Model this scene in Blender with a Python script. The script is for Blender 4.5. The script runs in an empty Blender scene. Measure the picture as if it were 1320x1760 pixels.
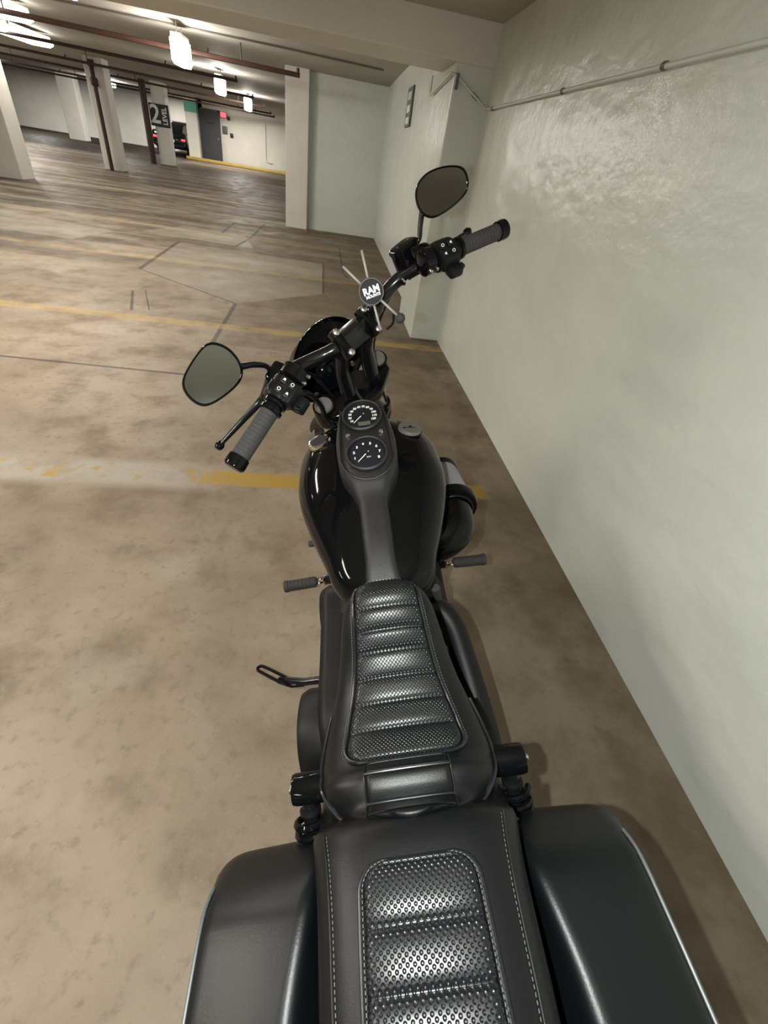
import bpy, bmesh, math, random
import numpy as np
from mathutils import Matrix, Vector
random.seed(7)
scn = bpy.context.scene
COL = scn.collection
pi = math.pi
R = math.radians

# ------------------------------------------------------------------ camera
CAM = Vector((0.0, 0.0, 1.45))
ROLL, PITCH, YAW, FPX = -0.17471954, 0.67812, 0.2044373, 743.553
fwd = Vector((math.sin(YAW)*math.cos(PITCH), math.cos(YAW)*math.cos(PITCH), -math.sin(PITCH)))
rgt = Vector((math.cos(YAW), -math.sin(YAW), 0))
dwn = fwd.cross(rgt)
r2 = rgt*math.cos(ROLL) + dwn*math.sin(ROLL)
d2 = -rgt*math.sin(ROLL) + dwn*math.cos(ROLL)
cd = bpy.data.cameras.new('camera'); cam = bpy.data.objects.new('camera', cd); COL.objects.link(cam)
cam.matrix_world = Matrix(((r2.x, -d2.x, -fwd.x, CAM.x), (r2.y, -d2.y, -fwd.y, CAM.y), (r2.z, -d2.z, -fwd.z, CAM.z), (0, 0, 0, 1)))
cd.sensor_fit = 'HORIZONTAL'; cd.sensor_width = 36; cd.lens = FPX/1320*36
cd.clip_start = 0.02; cd.clip_end = 200
scn.camera = cam

# ------------------------------------------------------------------ world, exposure, lights
w = bpy.data.worlds.new('world'); scn.world = w; w.use_nodes = True
w.node_tree.nodes['Background'].inputs[0].default_value = (1.0, .95, .88, 1)
w.node_tree.nodes['Background'].inputs[1].default_value = 0.0
vs_ = scn.view_settings
vs_.view_transform = 'Standard'; vs_.look = 'None'; vs_.gamma = 1; vs_.use_curve_mapping = False
vs_.exposure = 0.0

def area_light(name, loc, sx, sy, power, color):
    l = bpy.data.lights.new(name, 'AREA'); l.shape = 'RECTANGLE'; l.size = sx; l.size_y = sy
    l.energy = power; l.color = color
    o = bpy.data.objects.new(name, l); o.location = loc; COL.objects.link(o); return o
WARM = (1.0, .93, .82)
# the phone's own lamp, a few centimetres left of its lens
fl = bpy.data.lights.new('phone_flash', 'POINT'); fl.energy = 58; fl.shadow_soft_size = .008; fl.color = (.97, 1.0, .97)
flo = bpy.data.objects.new('phone_flash', fl); flo.location = CAM - r2*.075 + fwd*.0; COL.objects.link(flo)
# ceiling fluorescents of this bay, behind and left of the photographer
area_light('bay_tube_light', (-2.5, .6, 2.28), .3, 1.3, 80, WARM)
area_light('bay_tube_light', (-3.0, 3.6, 2.28), .3, 1.3, 88, WARM)
area_light('bay_tube_light', (-2.2, -3.2, 2.28), .3, 1.3, 50, WARM)
area_light('bay_tube_light', (-6.2, .6, 2.28), .3, 1.3, 85, WARM)
area_light('bay_tube_light', (-6.2, 5.2, 2.28), .3, 1.3, 60, WARM)
for x_, y_, e_ in ((-4.6, 28.4, 260), (-9.5, 34.6, 170), (-15.5, 32.5, 330), (-12.5, 23.5, 300), (-9.2, 17.0, 160), (-19, 24, 260)): area_light('far_bay_fill_light', (x_, y_, 2.47), .3, 1.3, e_, (1, .96, .9))  # unseen area lights without fixtures, added to brighten the far walls

# ------------------------------------------------------------------ materials
def S(node, name, v):
    if name in node.inputs: node.inputs[name].default_value = v
def mat(name, color, rough=.5, metal=0, bump=0, bscale=200, var=0, vscale=5, coat=0, spec=.5):
    m = bpy.data.materials.new(name); m.use_nodes = True
    nt = m.node_tree; b = nt.nodes['Principled BSDF']
    S(b, 'Base Color', (*color, 1)); S(b, 'Roughness', rough); S(b, 'Metallic', metal); S(b, 'Coat Weight', coat); S(b, 'Specular IOR Level', spec)
    tc = nt.nodes.new('ShaderNodeTexCoord')
    if var:
        n = nt.nodes.new('ShaderNodeTexNoise'); n.inputs['Scale'].default_value = vscale; n.inputs['Detail'].default_value = 6
        nt.links.new(tc.outputs['Object'], n.inputs['Vector'])
        r = nt.nodes.new('ShaderNodeMapRange'); r.inputs[3].default_value = 1-var; r.inputs[4].default_value = 1+var
        nt.links.new(n.outputs['Fac'], r.inputs[0])
        mx = nt.nodes.new('ShaderNodeVectorMath'); mx.operation = 'SCALE'; mx.inputs[0].default_value = color
        nt.links.new(r.outputs[0], mx.inputs['Scale']); nt.links.new(mx.outputs[0], b.inputs['Base Color'])
    if bump:
        n = nt.nodes.new('ShaderNodeTexNoise'); n.inputs['Scale'].default_value = bscale; n.inputs['Detail'].default_value = 3
        nt.links.new(tc.outputs['Object'], n.inputs['Vector'])
        bp = nt.nodes.new('ShaderNodeBump'); bp.inputs['Strength'].default_value = bump; bp.inputs['Distance'].default_value = .004
        nt.links.new(n.outputs['Fac'], bp.inputs['Height']); nt.links.new(bp.outputs[0], b.inputs['Normal'])
    return m
def emis(name, color, strength):
    m = bpy.data.materials.new(name); m.use_nodes = True
    b = m.node_tree.nodes['Principled BSDF']; S(b, 'Base Color', (*color, 1)); S(b, 'Emission Color', (*color, 1)); S(b, 'Emission Strength', strength)
    return m
def pad_mat(name, scale, dist):
    m = mat(name, (.005, .006, .0075), .34, spec=.5)
    nt = m.node_tree; b = nt.nodes['Principled BSDF']
    tc = nt.nodes.new('ShaderNodeTexCoord'); mp = nt.nodes.new('ShaderNodeMapping'); mp.inputs['Rotation'].default_value = (0, 0, R(45))
    mp.inputs['Scale'].default_value = (scale, scale, 0)
    vo = nt.nodes.new('ShaderNodeTexVoronoi'); vo.inputs['Scale'].default_value = 1; vo.inputs['Randomness'].default_value = 0.05
    nt.links.new(tc.outputs['Object'], mp.inputs[0]); nt.links.new(mp.outputs[0], vo.inputs['Vector'])
    rp = nt.nodes.new('ShaderNodeMapRange'); rp.inputs[1].default_value = .12; rp.inputs[2].default_value = .42
    nt.links.new(vo.outputs['Distance'], rp.inputs[0])
    bp = nt.nodes.new('ShaderNodeBump'); bp.inputs['Strength'].default_value = .8; bp.inputs['Distance'].default_value = dist
    nt.links.new(rp.outputs[0], bp.inputs['Height']); nt.links.new(bp.outputs[0], b.inputs['Normal'])
    return m

class NT:
    """small helper to write node maths"""
    def __init__(s, m): s.nt = m.node_tree
    def val(s, x, i, n):
        if hasattr(x, 'is_linked') or hasattr(x, 'links'): s.nt.links.new(x, n.inputs[i])
        else: n.inputs[i].default_value = x
    def m(s, op, a, b=0.0, c=0.0):
        n = s.nt.nodes.new('ShaderNodeMath'); n.operation = op
        for i, x in enumerate((a, b, c)): s.val(x, i, n)
        return n.outputs[0]
    def noise(s, vec, scale, detail=4, rough=.55, sx=1, sy=1, sz=1, off=0):
        mp = s.nt.nodes.new('ShaderNodeMapping'); mp.inputs['Scale'].default_value = (sx, sy, sz); mp.inputs['Location'].default_value = (off, off*.7, 0)
        s.nt.links.new(vec, mp.inputs[0])
        n = s.nt.nodes.new('ShaderNodeTexNoise'); n.inputs['Scale'].default_value = scale; n.inputs['Detail'].default_value = detail; n.inputs['Roughness'].default_value = rough
        s.nt.links.new(mp.outputs[0], n.inputs['Vector']); return n.outputs['Fac']
    def ramp(s, x, a, b, lo=0.0, hi=1.0):
        n = s.nt.nodes.new('ShaderNodeMapRange'); n.interpolation_type = 'SMOOTHSTEP'
        s.val(x, 0, n); n.inputs[1].default_value = a; n.inputs[2].default_value = b; n.inputs[3].default_value = lo; n.inputs[4].default_value = hi
        return n.outputs[0]
    def mix(s, f, a, b):
        n = s.nt.nodes.new('ShaderNodeMix'); n.data_type = 'RGBA'
        s.val(f, 0, n)
        for i, x in ((6, a), (7, b)):
            if isinstance(x, tuple): n.inputs[i].default_value = (*x, 1)
            else: s.nt.links.new(x, n.inputs[i])
        return n.outputs[2]
    def band(s, x, a, b, soft=.01):
        return s.m('MULTIPLY', s.ramp(x, a-soft, a+soft), s.ramp(x, b-soft, b+soft, 1, 0))
    def half(s, X, Y, p, q, soft=.008):
        """1 on the left of the line p->q"""
        nx, ny = -(q[1]-p[1]), q[0]-p[0]; L = math.hypot(nx, ny); nx /= L; ny /= L
        d = s.m('ADD', s.m('ADD', s.m('MULTIPLY', X, nx), s.m('MULTIPLY', Y, ny)), -(nx*p[0]+ny*p[1]))
        return s.ramp(d, -soft, soft), d
    def poly(s, X, Y, pts):
        r = None
        for p, q in zip(pts, pts[1:]+pts[:1]):
            h = s.half(X, Y, p, q)[0]; r = h if r is None else s.m('MULTIPLY', r, h)
        return r
    def seg(s, X, Y, p, q, wd):
        """1 along the segment p-q"""
        L = math.hypot(q[0]-p[0], q[1]-p[1]); tx, ty = (q[0]-p[0])/L, (q[1]-p[1])/L
        d = s.half(X, Y, p, q)[1]
        t = s.m('ADD', s.m('ADD', s.m('MULTIPLY', X, tx), s.m('MULTIPLY', Y, ty)), -(tx*p[0]+ty*p[1]))
        return s.m('MULTIPLY', s.ramp(s.m('ABSOLUTE', d), wd*.5, wd, 1, 0), s.band(t, 0, L, .02))

def floor_material():
    m = bpy.data.materials.new('stained_concrete'); m.use_nodes = True; N = NT(m); nt = m.node_tree; b = nt.nodes['Principled BSDF']
    geo = nt.nodes.new('ShaderNodeNewGeometry'); pos = geo.outputs['Position']
    sp = nt.nodes.new('ShaderNodeSeparateXYZ'); nt.links.new(pos, sp.inputs[0]); X, Y = sp.outputs[0], sp.outputs[1]
    big = N.noise(pos, .9, 5, .6); mid = N.noise(pos, 3.2, 6, .62, off=3); fine = N.noise(pos, 26, 4, .6, off=9); grit = N.noise(pos, 160, 2, .5)
    base = N.mix(N.ramp(big, .3, .72), (.205, .160, .112), (.345, .285, .218))
    base = N.mix(N.m('MULTIPLY', N.ramp(mid, .46, .70), .7), base, (.150, .114, .076))
    base = N.mix(N.m('MULTIPLY', N.ramp(N.noise(pos, 2.3, 5, .6, off=17), .55, .75), .5), base, (.33, .295, .235))
    base = N.mix(N.m('MULTIPLY', N.ramp(fine, .52, .74), .5), base, (.14, .11, .075))
    base = N.mix(N.m('MULTIPLY', N.ramp(grit, .55, .8), .25), base, (.40, .35, .28))
    # tyre-worn lane farther on: streaks along X
    lane = N.ramp(Y, 4.6, 7.5)
    st = N.noise(pos, 1.0, 4, .5, .30, 1.35, 1, 5)
    st2 = N.noise(pos, 1.0, 3, .5, .22, 1.9, 1, 11)
    base = N.mix(N.m('MULTIPLY', lane, N.ramp(st, .40, .60, 0, .9)), base, (.095, .074, .048))
    base = N.mix(N.m('MULTIPLY', lane, N.ramp(st2, .56, .68, 0, .8)), base, (.38, .32, .23))
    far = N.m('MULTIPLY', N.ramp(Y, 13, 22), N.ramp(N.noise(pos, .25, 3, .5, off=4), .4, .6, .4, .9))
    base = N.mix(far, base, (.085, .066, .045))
    base = N.mix(N.m('MULTIPLY', N.m('MULTIPLY', N.ramp(Y, 23, 25), N.ramp(X, -6.8, -7.6)), .95), base, (.012, .010, .007))  # separate near-black area of floor at the far left, past the streaks
    # re-poured slabs and their edges
    P1 = [(-.02, 6.28), (-.05, 7.9), (-2.306, 8.263), (-2.256, 6.248), (-.96, 5.25)]
    rgt_ = N.poly(X, Y, [(1.2, 5.2), (1.2, 11.5), (-.3, 11.5), (-2.3, 8.27), (-2.25, 6.25), (-.95, 5.23)])
    base = N.mix(N.m('MULTIPLY', rgt_, .68), base, (.110, .085, .053))
    sl = N.poly(X, Y, [(-.014, 6.14), (-.04, 8.05), (-2.306, 8.263), (-2.256, 6.248), (-.96, 5.25)])
    base = N.mix(N.m('MULTIPLY', sl, N.ramp(st, .35, .65, .75, .3)), base, (.275, .242, .188))
    sl2 = N.poly(X, Y, [(1.2, 3.9), (1.2, 5.2), (-.96, 5.25), (-.952, 3.984)])
    base = N.mix(N.m('MULTIPLY', sl2, .45), base, (.135, .107, .068))
    pale = N.poly(X, Y, [(-1.2, 8.5), (-1.5, 9.6), (-2.6, 9.8), (-3.0, 8.7)])
    base = N.mix(N.m('MULTIPLY', pale, .45), base, (.36, .33, .26))
    pale2 = N.poly(X, Y, [(-3.5, 7.4), (-3.3, 8.4), (-5.2, 8.9), (-5.0, 7.6)])
    base = N.mix(N.m('MULTIPLY', pale2, .45), base, (.38, .35, .29))
    crk = None
    for p, q, wd in [((-2.256, 6.248), (-2.306, 8.263), .034), ((-2.256, 6.248), (-.96, 5.25), .016), ((-.96, 5.25), (-.952, 3.984), .026), ((-2.306, 8.263), (-.04, 8.05), .022),
                     ((-4.2, 3.37), (-.952, 3.28), .018), ((-.014, 6.14), (-.04, 8.05), .022), ((-1.9, 9.58), (-1.91, 11.0), .03), ((-1.38, 9.4), (-1.35, 11.4), .03), ((-1.49, 8.4), (-1.38, 9.4), .03),
                     ((-1.825, 4.643), (-2.027, 5.30), .018), ((-1.681, 4.70), (-1.92, 5.36), .009), ((.24, 9.8), (.271, 7.5), .02), ((.271, 7.5), (.35, 7.16), .02)]:
        sgm = N.seg(X, Y, p, q, wd); crk = sgm if crk is None else N.m('MAXIMUM', crk, sgm)
    base = N.mix(N.m('MULTIPLY', crk, .8), base, (.055, .042, .030))
    # oil drops and stains
    blot = N.noise(pos, 7, 4, .6, off=31)
    for (cx, cy, r) in [(-.98, .80, .10), (-.62, .62, .06), (.80, 1.62, .12), (.93, 1.25, .2), (-1.3, 1.3, .28), (-.5, 1.55, .16), (-1.75, .9, .3), (1.0, .55, .22)]:
        d = N.m('SQRT', N.m('ADD', N.m('POWER', N.m('ADD', X, -cx), 2.0), N.m('POWER', N.m('ADD', Y, -cy), 2.0)))
        base = N.mix(N.m('MULTIPLY', N.ramp(d, r*.2, r, .8, 0), N.ramp(blot, .42, .66)), base, (.11, .088, .062))
    # dark dust line along the foot of the wall
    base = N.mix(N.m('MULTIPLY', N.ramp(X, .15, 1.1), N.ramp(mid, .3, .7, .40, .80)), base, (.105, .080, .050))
    # yellow stall lines
    wear = N.noise(pos, 5, 6, .68, off=21); wear2 = N.noise(pos, 1.1, 3, .5, off=40)
    yl = N.m('MULTIPLY', N.band(Y, 1.925, 2.055, .012), N.m('MAXIMUM', N.ramp(X, -.75, -.30), N.ramp(N.m('ADD', wear, N.m('MULTIPLY', wear2, .6)), .85, .93)))
    yl = N.m('MULTIPLY', yl, N.ramp(wear, .30, .50, .35, .95))
    yl = N.m('MULTIPLY', yl, N.ramp(X, .96, 1.03, 1, 0))
    base = N.mix(N.m('MULTIPLY', N.band(Y, 1.88, 2.10, .05), N.m('MULTIPLY', N.ramp(X, -.3, -.8), N.ramp(mid, .34, .58, .1, .62))), base, (.42, .40, .36))
    base = N.mix(yl, base, (.36, .23, .045))
    for y0, y1, k in ((4.38, 4.53, .62), (6.84, 7.0, .35), (9.3, 9.45, .35), (11.8, 11.95, .3)):
        f = N.m('MULTIPLY', N.band(Y, y0, y1, .015), N.ramp(N.m('ADD', wear, N.m('MULTIPLY', wear2, .5)), .55, .85, .1, 1))
        base = N.mix(N.m('MULTIPLY', f, k), base, (.43, .30, .085))
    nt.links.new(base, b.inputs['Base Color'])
    nt.links.new(N.ramp(mid, .3, .7, .48, .72), b.inputs['Roughness']); nt.links.new(N.m('SUBTRACT', .24, N.m('MULTIPLY', N.ramp(Y, 18, 25), .2)), b.inputs['Specular IOR Level'])
    bp = nt.nodes.new('ShaderNodeBump'); bp.inputs['Strength'].default_value = .25; bp.inputs['Distance'].default_value = .004
    nt.links.new(N.m('ADD', N.m('ADD', fine, grit), N.m('MULTIPLY', crk, -2.0)), bp.inputs['Height']); nt.links.new(bp.outputs[0], b.inputs['Normal'])
    return m

def wall_material(name, c1, c2, rough=.27, lump=.38):
    m = bpy.data.materials.new(name); m.use_nodes = True; N = NT(m); nt = m.node_tree; b = nt.nodes['Principled BSDF']
    geo = nt.nodes.new('ShaderNodeNewGeometry'); pos = geo.outputs['Position']
    base = N.mix(N.ramp(N.noise(pos, 1.2, 5, .6), .3, .7), c1, c2)
    base = N.mix(N.m('MULTIPLY', N.ramp(N.noise(pos, 9, 5, .6, off=6), .62, .8), .25), base, tuple(x*.8 for x in c1))
    nt.links.new(base, b.inputs['Base Color']); S(b, 'Roughness', rough); S(b, 'Specular IOR Level', .45)
    h = N.m('ADD', N.m('MULTIPLY', N.noise(pos, 2.2, 4, .55, 1, 1, 1.6, 8), 1.6), N.m('MULTIPLY', N.noise(pos, 14, 4, .6, off=2), .25))
    h = N.m('ADD', h, N.m('MULTIPLY', N.noise(pos, 220, 2, .5), .05))
    bp = nt.nodes.new('ShaderNodeBump'); bp.inputs['Strength'].default_value = lump; bp.inputs['Distance'].default_value = .03
    nt.links.new(h, bp.inputs['Height']); nt.links.new(bp.outputs[0], b.inputs['Normal'])
    return m

M = {
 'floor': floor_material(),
 'wall': wall_material('painted_concrete_wall', (.575, .610, .555), (.625, .660, .605)),
 'white': wall_material('white_painted_concrete', (.60, .58, .52), (.66, .64, .58), .5, .25),
 'ceil': wall_material('raw_grey_ceiling', (.36, .335, .29), (.43, .40, .35), .7, .3),
 'rust': mat('rusty_red_pipe', (.042, .015, .008), .6, var=.3, vscale=8),
 'darkpipe': mat('dark_brown_pipe', (.040, .024, .019), .6, var=.3, vscale=8),
 'conduit': mat('painted_conduit', (.56, .58, .52), .40, var=.15, vscale=6),
 'clip': mat('conduit_clip_metal', (.12, .11, .09), .5),
 'lamp': emis('fluorescent_lens', (1.0, .95, .87), 60),
 'lampsoft': emis('fluorescent_lens_wide', (1.0, .95, .87), 14),
 'lampfill': emis('far_fill_lens', (1.0, .96, .90), 110),  # emission for the two lamps added in the back bays
 'lampbody': mat('lamp_housing_white', (.7, .7, .68), .5),
 'gloss': mat('gloss_black_paint', (.003, .0034, .0038), .06, spec=.20),
 'sblack': mat('satin_black_metal', (.005, .005, .006), .22, spec=.4),
 'mblack': mat('matte_black_metal', (.005, .0055, .006), .46, bump=.1, bscale=500, spec=.24),
 'denim': mat('textured_black_console', (.0125, .0125, .013), .42, bump=.25, bscale=900),
 'rubber': mat('grey_black_rubber', (.032, .031, .032), .75, bump=.2, bscale=700),
 'tyre': mat('tyre_rubber', (.022, .022, .022), .8, bump=.2, bscale=300),
 'leather': mat('black_leather', (.003, .0034, .0042), .40, bump=.08, bscale=500, spec=.34),
 'bagleather': mat('saddlebag_leather', (.003, .0042, .005), .38, bump=.06, bscale=350, spec=.36),
 'pad': pad_mat('perforated_leather', 200, .0011),
 'padbig': pad_mat('woven_leather', 165, .0013),
 'piping': mat('leather_piping', (.008, .009, .010), .30),
 'welt': mat('grey_welt', (.10, .11, .11), .4),
 'thread': mat('pale_thread', (.055, .055, .058), .6),
 'chrome': mat('chrome', (.75, .74, .70), .08, 1),
 'bolt': mat('brushed_steel_bolt', (.55, .53, .48), .3, 1),
 'forktube': mat('fork_stanchion_steel', (.42, .39, .33), .38, .35),
 'capgrey': mat('grey_machined_cap', (.12, .117, .108), .5, var=.2, vscale=90),
 'dial': mat('dial_black', (.010, .010, .013), .6, spec=.25),
 'print': mat('white_print', (.75, .75, .72), .5),
 'lcd': mat('lcd_grey', (.10, .105, .085), .4),
 'mglass': mat('mirror_glass', (.30, .315, .29), .05, 1),
 'filter': mat('grey_filter_mesh', (.30, .29, .30), .7, bump=.3, bscale=900),
 'armsteel': mat('dull_steel_arm', (.21, .19, .165), .5, .3),
 'signblack': mat('sign_black', (.012, .013, .014), .5),
 'signwhite': mat('sign_white', (.72, .72, .68), .5),
 'green': mat('faded_green_paint', (.10, .33, .22), .55, var=.2, vscale=4),
 'greysign': mat('grey_green_sign', (.085, .10, .085), .5),
 'door': mat('charcoal_door', (.050, .052, .062), .5, var=.15, vscale=2),
 'yellow': mat('worn_yellow_paint', (.44, .30, .07), .6, var=.35, vscale=3),
 'exit': emis('exit_sign_red', (1.0, .06, .08), 3.0),
 'tail': emis('tail_light_red', (1.0, .03, .03), 4.0),
 'car': mat('black_car_paint', (.008, .008, .010), .12, coat=.5),
 'carglass': mat('car_glass', (.012, .014, .016), .05),
 'orange': mat('amber_lens', (.5, .10, .02), .2),
}

# ------------------------------------------------------------------ mesh helpers
def unit(v): v = np.array(v, float); return v/np.linalg.norm(v)
def frame(n):
    n = unit(n); a = np.array([0, 0, 1.]) if abs(n[2]) < .9 else np.array([1., 0, 0])
    x = unit(np.cross(a, n)); return x, np.cross(n, x), n
def spline(pts, n=8):
    P = [np.array(p, float) for p in pts]
    if len(P) < 3: return P
    out = []; Q = [2*P[0]-P[1]] + P + [2*P[-1]-P[-2]]
    for i in range(1, len(Q)-2):
        for k in range(n):
            t = k/n; a, b, c, d = Q[i-1:i+3]
            out.append(.5*((2*b)+(-a+c)*t+(2*a-5*b+4*c-d)*t*t+(-a+3*b-3*c+d)*t**3))
    out.append(P[-1]); return out
def interp(tab, x):
    """smooth interpolation through (x, y) points (monotone cubic)"""
    xs = np.array([t[0] for t in tab], float); ys = np.array([t[1] for t in tab], float)
    if xs[0] > xs[-1]: xs, ys = xs[::-1], ys[::-1]
    h = np.diff(xs); dl = np.diff(ys)/h; mm = np.zeros(len(xs))
    mm[0], mm[-1] = dl[0], dl[-1]
    for i in range(1, len(xs)-1):
        mm[i] = 0 if dl[i-1]*dl[i] <= 0 else 2*dl[i-1]*dl[i]/(dl[i-1]+dl[i])
    x = min(max(x, xs[0]), xs[-1]); i = min(max(int(np.searchsorted(xs, x))-1, 0), len(h)-1)
    t = (x-xs[i])/h[i]
    return float((2*t**3-3*t*t+1)*ys[i]+(t**3-2*t*t+t)*h[i]*mm[i]+(-2*t**3+3*t*t)*ys[i+1]+(t**3-t*t)*h[i]*mm[i+1])

class MB:
    def __init__(s): s.v = []; s.f = []
    def add(s, vs, fs):
        o = len(s.v); s.v += [tuple(map(float, p)) for p in vs]; s.f += [tuple(i+o for i in f) for f in fs]; return s
    def loft(s, rings, cap0=True, cap1=True, closed=True):
        n = len(rings[0]); o = len(s.v)
        for r in rings: s.v += [tuple(map(float, p)) for p in r]
        for i in range(len(rings)-1):
            for j in range(n if closed else n-1):
                k = (j+1) % n; a = o+i*n
                s.f.append((a+j, a+k, a+n+k, a+n+j))
        if closed and cap0: s.f.append(tuple(o+j for j in reversed(range(n))))
        if closed and cap1: s.f.append(tuple(o+(len(rings)-1)*n+j for j in range(n)))
        return s
    def tube(s, pts, r, n=10, cap=True, sm=0, flat=1.0):
        P = spline(pts, sm) if sm else [np.array(p, float) for p in pts]
        m = len(P); rr = [r]*m if not hasattr(r, '__len__') else [float(np.interp(i/(m-1), np.linspace(0, 1, len(r)), r)) for i in range(m)]
        T = [unit(P[min(i+1, m-1)]-P[max(i-1, 0)]) for i in range(m)]
        x, y, _ = frame(T[0]); rings = []
        for i in range(m):
            x = unit(x - T[i]*np.dot(x, T[i])); y = np.cross(T[i], x)
            rings.append([P[i]+rr[i]*(math.cos(2*pi*k/n)*x+flat*math.sin(2*pi*k/n)*y) for k in range(n)])
        return s.loft(rings, cap, cap)
    def lathe(s, prof, o, axis, n=24, cap=True):
        x, y, z = frame(axis); o = np.array(o, float)
        return s.loft([[o+h*z+r*(math.cos(2*pi*k/n)*x+math.sin(2*pi*k/n)*y) for k in range(n)] for r, h in prof], cap, cap)
    def box(s, c, h, ax=None):
        c = np.array(c, float); A = np.eye(3) if ax is None else np.array(ax, float)
        vs = [c+sx*h[0]*A[0]+sy*h[1]*A[1]+sz*h[2]*A[2] for sz in (-1, 1) for sx, sy in ((-1, -1), (1, -1), (1, 1), (-1, 1))]
        return s.add(vs, [(3, 2, 1, 0), (4, 5, 6, 7), (0, 1, 5, 4), (1, 2, 6, 5), (2, 3, 7, 6), (3, 0, 4, 7)])
    def prism(s, poly, o, ex, ey, ez, t):
        o, ex, ey, ez = (np.array(a, float) for a in (o, ex, ey, ez))
        return s.loft([[o+a*ex+b*ey for a, b in poly], [o+a*ex+b*ey+t*ez for a, b in poly]])
    def torus(s, o, axis, Rr, r, n=32, m=10, arc=None):
        x, y, z = frame(axis); o = np.array(o, float)
        pts = [o+Rr*(math.cos(2*pi*k/n)*x+math.sin(2*pi*k/n)*y) for k in range(n)]
        rings = []
        for k in range(n):
            d = unit(pts[k]-o); rings.append([pts[k]+r*(math.cos(2*pi*j/m)*d+math.sin(2*pi*j/m)*z) for j in range(m)])
        rings.append(rings[0]); return s.loft(rings, False, False)
    def build(s, name, m, parent=None, xf=None, off=None, smooth=True, bevel=0, angle=40, seg=2):
        V = s.v
        if xf: V = [tuple(xf(p)) for p in V]
        if off is not None: V = [(a-off[0], b-off[1], c-off[2]) for a, b, c in V]
        me = bpy.data.meshes.new(name); me.from_pydata(V, [], s.f)
        bm = bmesh.new(); bm.from_mesh(me)
        bmesh.ops.remove_doubles(bm, verts=bm.verts, dist=1e-6)
        bmesh.ops.recalc_face_normals(bm, faces=bm.faces)
        if bevel: bmesh.ops.bevel(bm, geom=bm.edges[:], offset=bevel, segments=seg, affect='EDGES', profile=.5, clamp_overlap=True)
        bm.to_mesh(me); bm.free()
        if smooth:
            me.shade_smooth()
            me.set_sharp_from_angle(angle=R(angle))
        me.materials.append(m)
        o = bpy.data.objects.new(name, me); COL.objects.link(o)
        if parent: o.parent = parent
        return o
def text_mesh(name, txt, size, o, ex, ey, m, parent, off=None, extrude=.0004, align='CENTER', bold=0.0, sx=1.0):
    c = bpy.data.curves.new(name, 'FONT'); c.body = txt; c.size = size; c.extrude = extrude; c.align_x = align; c.align_y = 'CENTER'; c.offset = bold; c.resolution_u = 3
    t = bpy.data.objects.new(name, c); COL.objects.link(t)
    dg = bpy.context.evaluated_depsgraph_get(); me = bpy.data.meshes.new_from_object(t.evaluated_get(dg))
    bpy.data.objects.remove(t); bpy.data.curves.remove(c)
    ex = unit(ex); ey = unit(np.array(ey)-ex*np.dot(ex, ey)); ez = np.cross(ex, ey); o = np.array(o, float)
    for v in me.vertices:
        p = o+ex*v.co.x*sx+ey*v.co.y+ez*v.co.z
        if off is not None: p = p-np.array(off)
        v.co = p
    me.materials.clear(); me.materials.append(m)
    ob = bpy.data.objects.new(name, me); COL.objects.link(ob); ob.parent = parent; return ob
def tag(o, label=None, cat=None, group=None, kind=None):
    for k, v in (('label', label), ('category', cat), ('group', group), ('kind', kind)):
        if v: o[k] = v
    return o
def empty(name, loc, rot=(0, 0, 0)):
    o = bpy.data.objects.new(name, None); o.location = loc; o.rotation_euler = rot; o.empty_display_size = .1; COL.objects.link(o); return o
def bx(x0, x1, y0, y1, z0, z1): return MB().box(((x0+x1)/2, (y0+y1)/2, (z0+z1)/2), (abs(x1-x0)/2, abs(y1-y0)/2, abs(z1-z0)/2))
def struct(name, mb, m, label=None, **k):
    o = mb.build(name, m, **k); o['kind'] = 'structure'
    if label: o['label'] = label
    return o
# ------------------------------------------------------------------ the garage
XW = 1.23
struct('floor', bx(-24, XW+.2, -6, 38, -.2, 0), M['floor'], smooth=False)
struct('wall_right', bx(XW, XW+.3, -6, 5.6, 0, 2.6), M['wall'], 'pale painted concrete wall on the right carrying a conduit', smooth=False)
struct('wall_right_rear', bx(1.055, XW+.3, 5.6, 31.6, 0, 2.6), M['wall'], 'right wall beyond the column, stepped inward', smooth=False)
struct('wall_far', bx(-.5, 1.06, 11.66, 11.9, 0, 2.6), M['wall'], 'short white cross wall between pillar and right wall', smooth=False)
struct('wall_back', bx(-7.0, 1.4, 31.6, 31.9, 0, 2.6), M['white'], 'distant white wall with the dark door', smooth=False)
struct('wall_back_left', bx(-24, -6.7, 37, 37.3, 0, 2.6), M['white'], 'farthest white wall behind the left columns', smooth=False)
struct('wall_back_return', bx(-7.0, -6.75, 31.6, 37.05, 0, 2.6), M['white'], smooth=False)
struct('wall_left', bx(-24.3, -24, -6, 37.3, 0, 2.6), M['white'], smooth=False)
struct('wall_behind', bx(-24, XW+.3, -6.3, -6, 0, 2.6), M['white'], smooth=False)
struct('ceiling', bx(-24.2, XW+.3, -6.2, 4.8, 2.34, 2.75), M['ceil'], 'grey concrete slab above the parking bay', smooth=False)
struct('ceiling_far', bx(-24.2, XW+.3, 4.8, 37.3, 2.52, 2.75), M['ceil'], 'grey concrete ceiling beyond the beam', smooth=False)
struct('trim_beam', bx(-24, XW+.02, 4.72, 5.35, 2.10, 2.56), M['white'], 'white downstand beam across the bay', bevel=.012, smooth=False)

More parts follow.
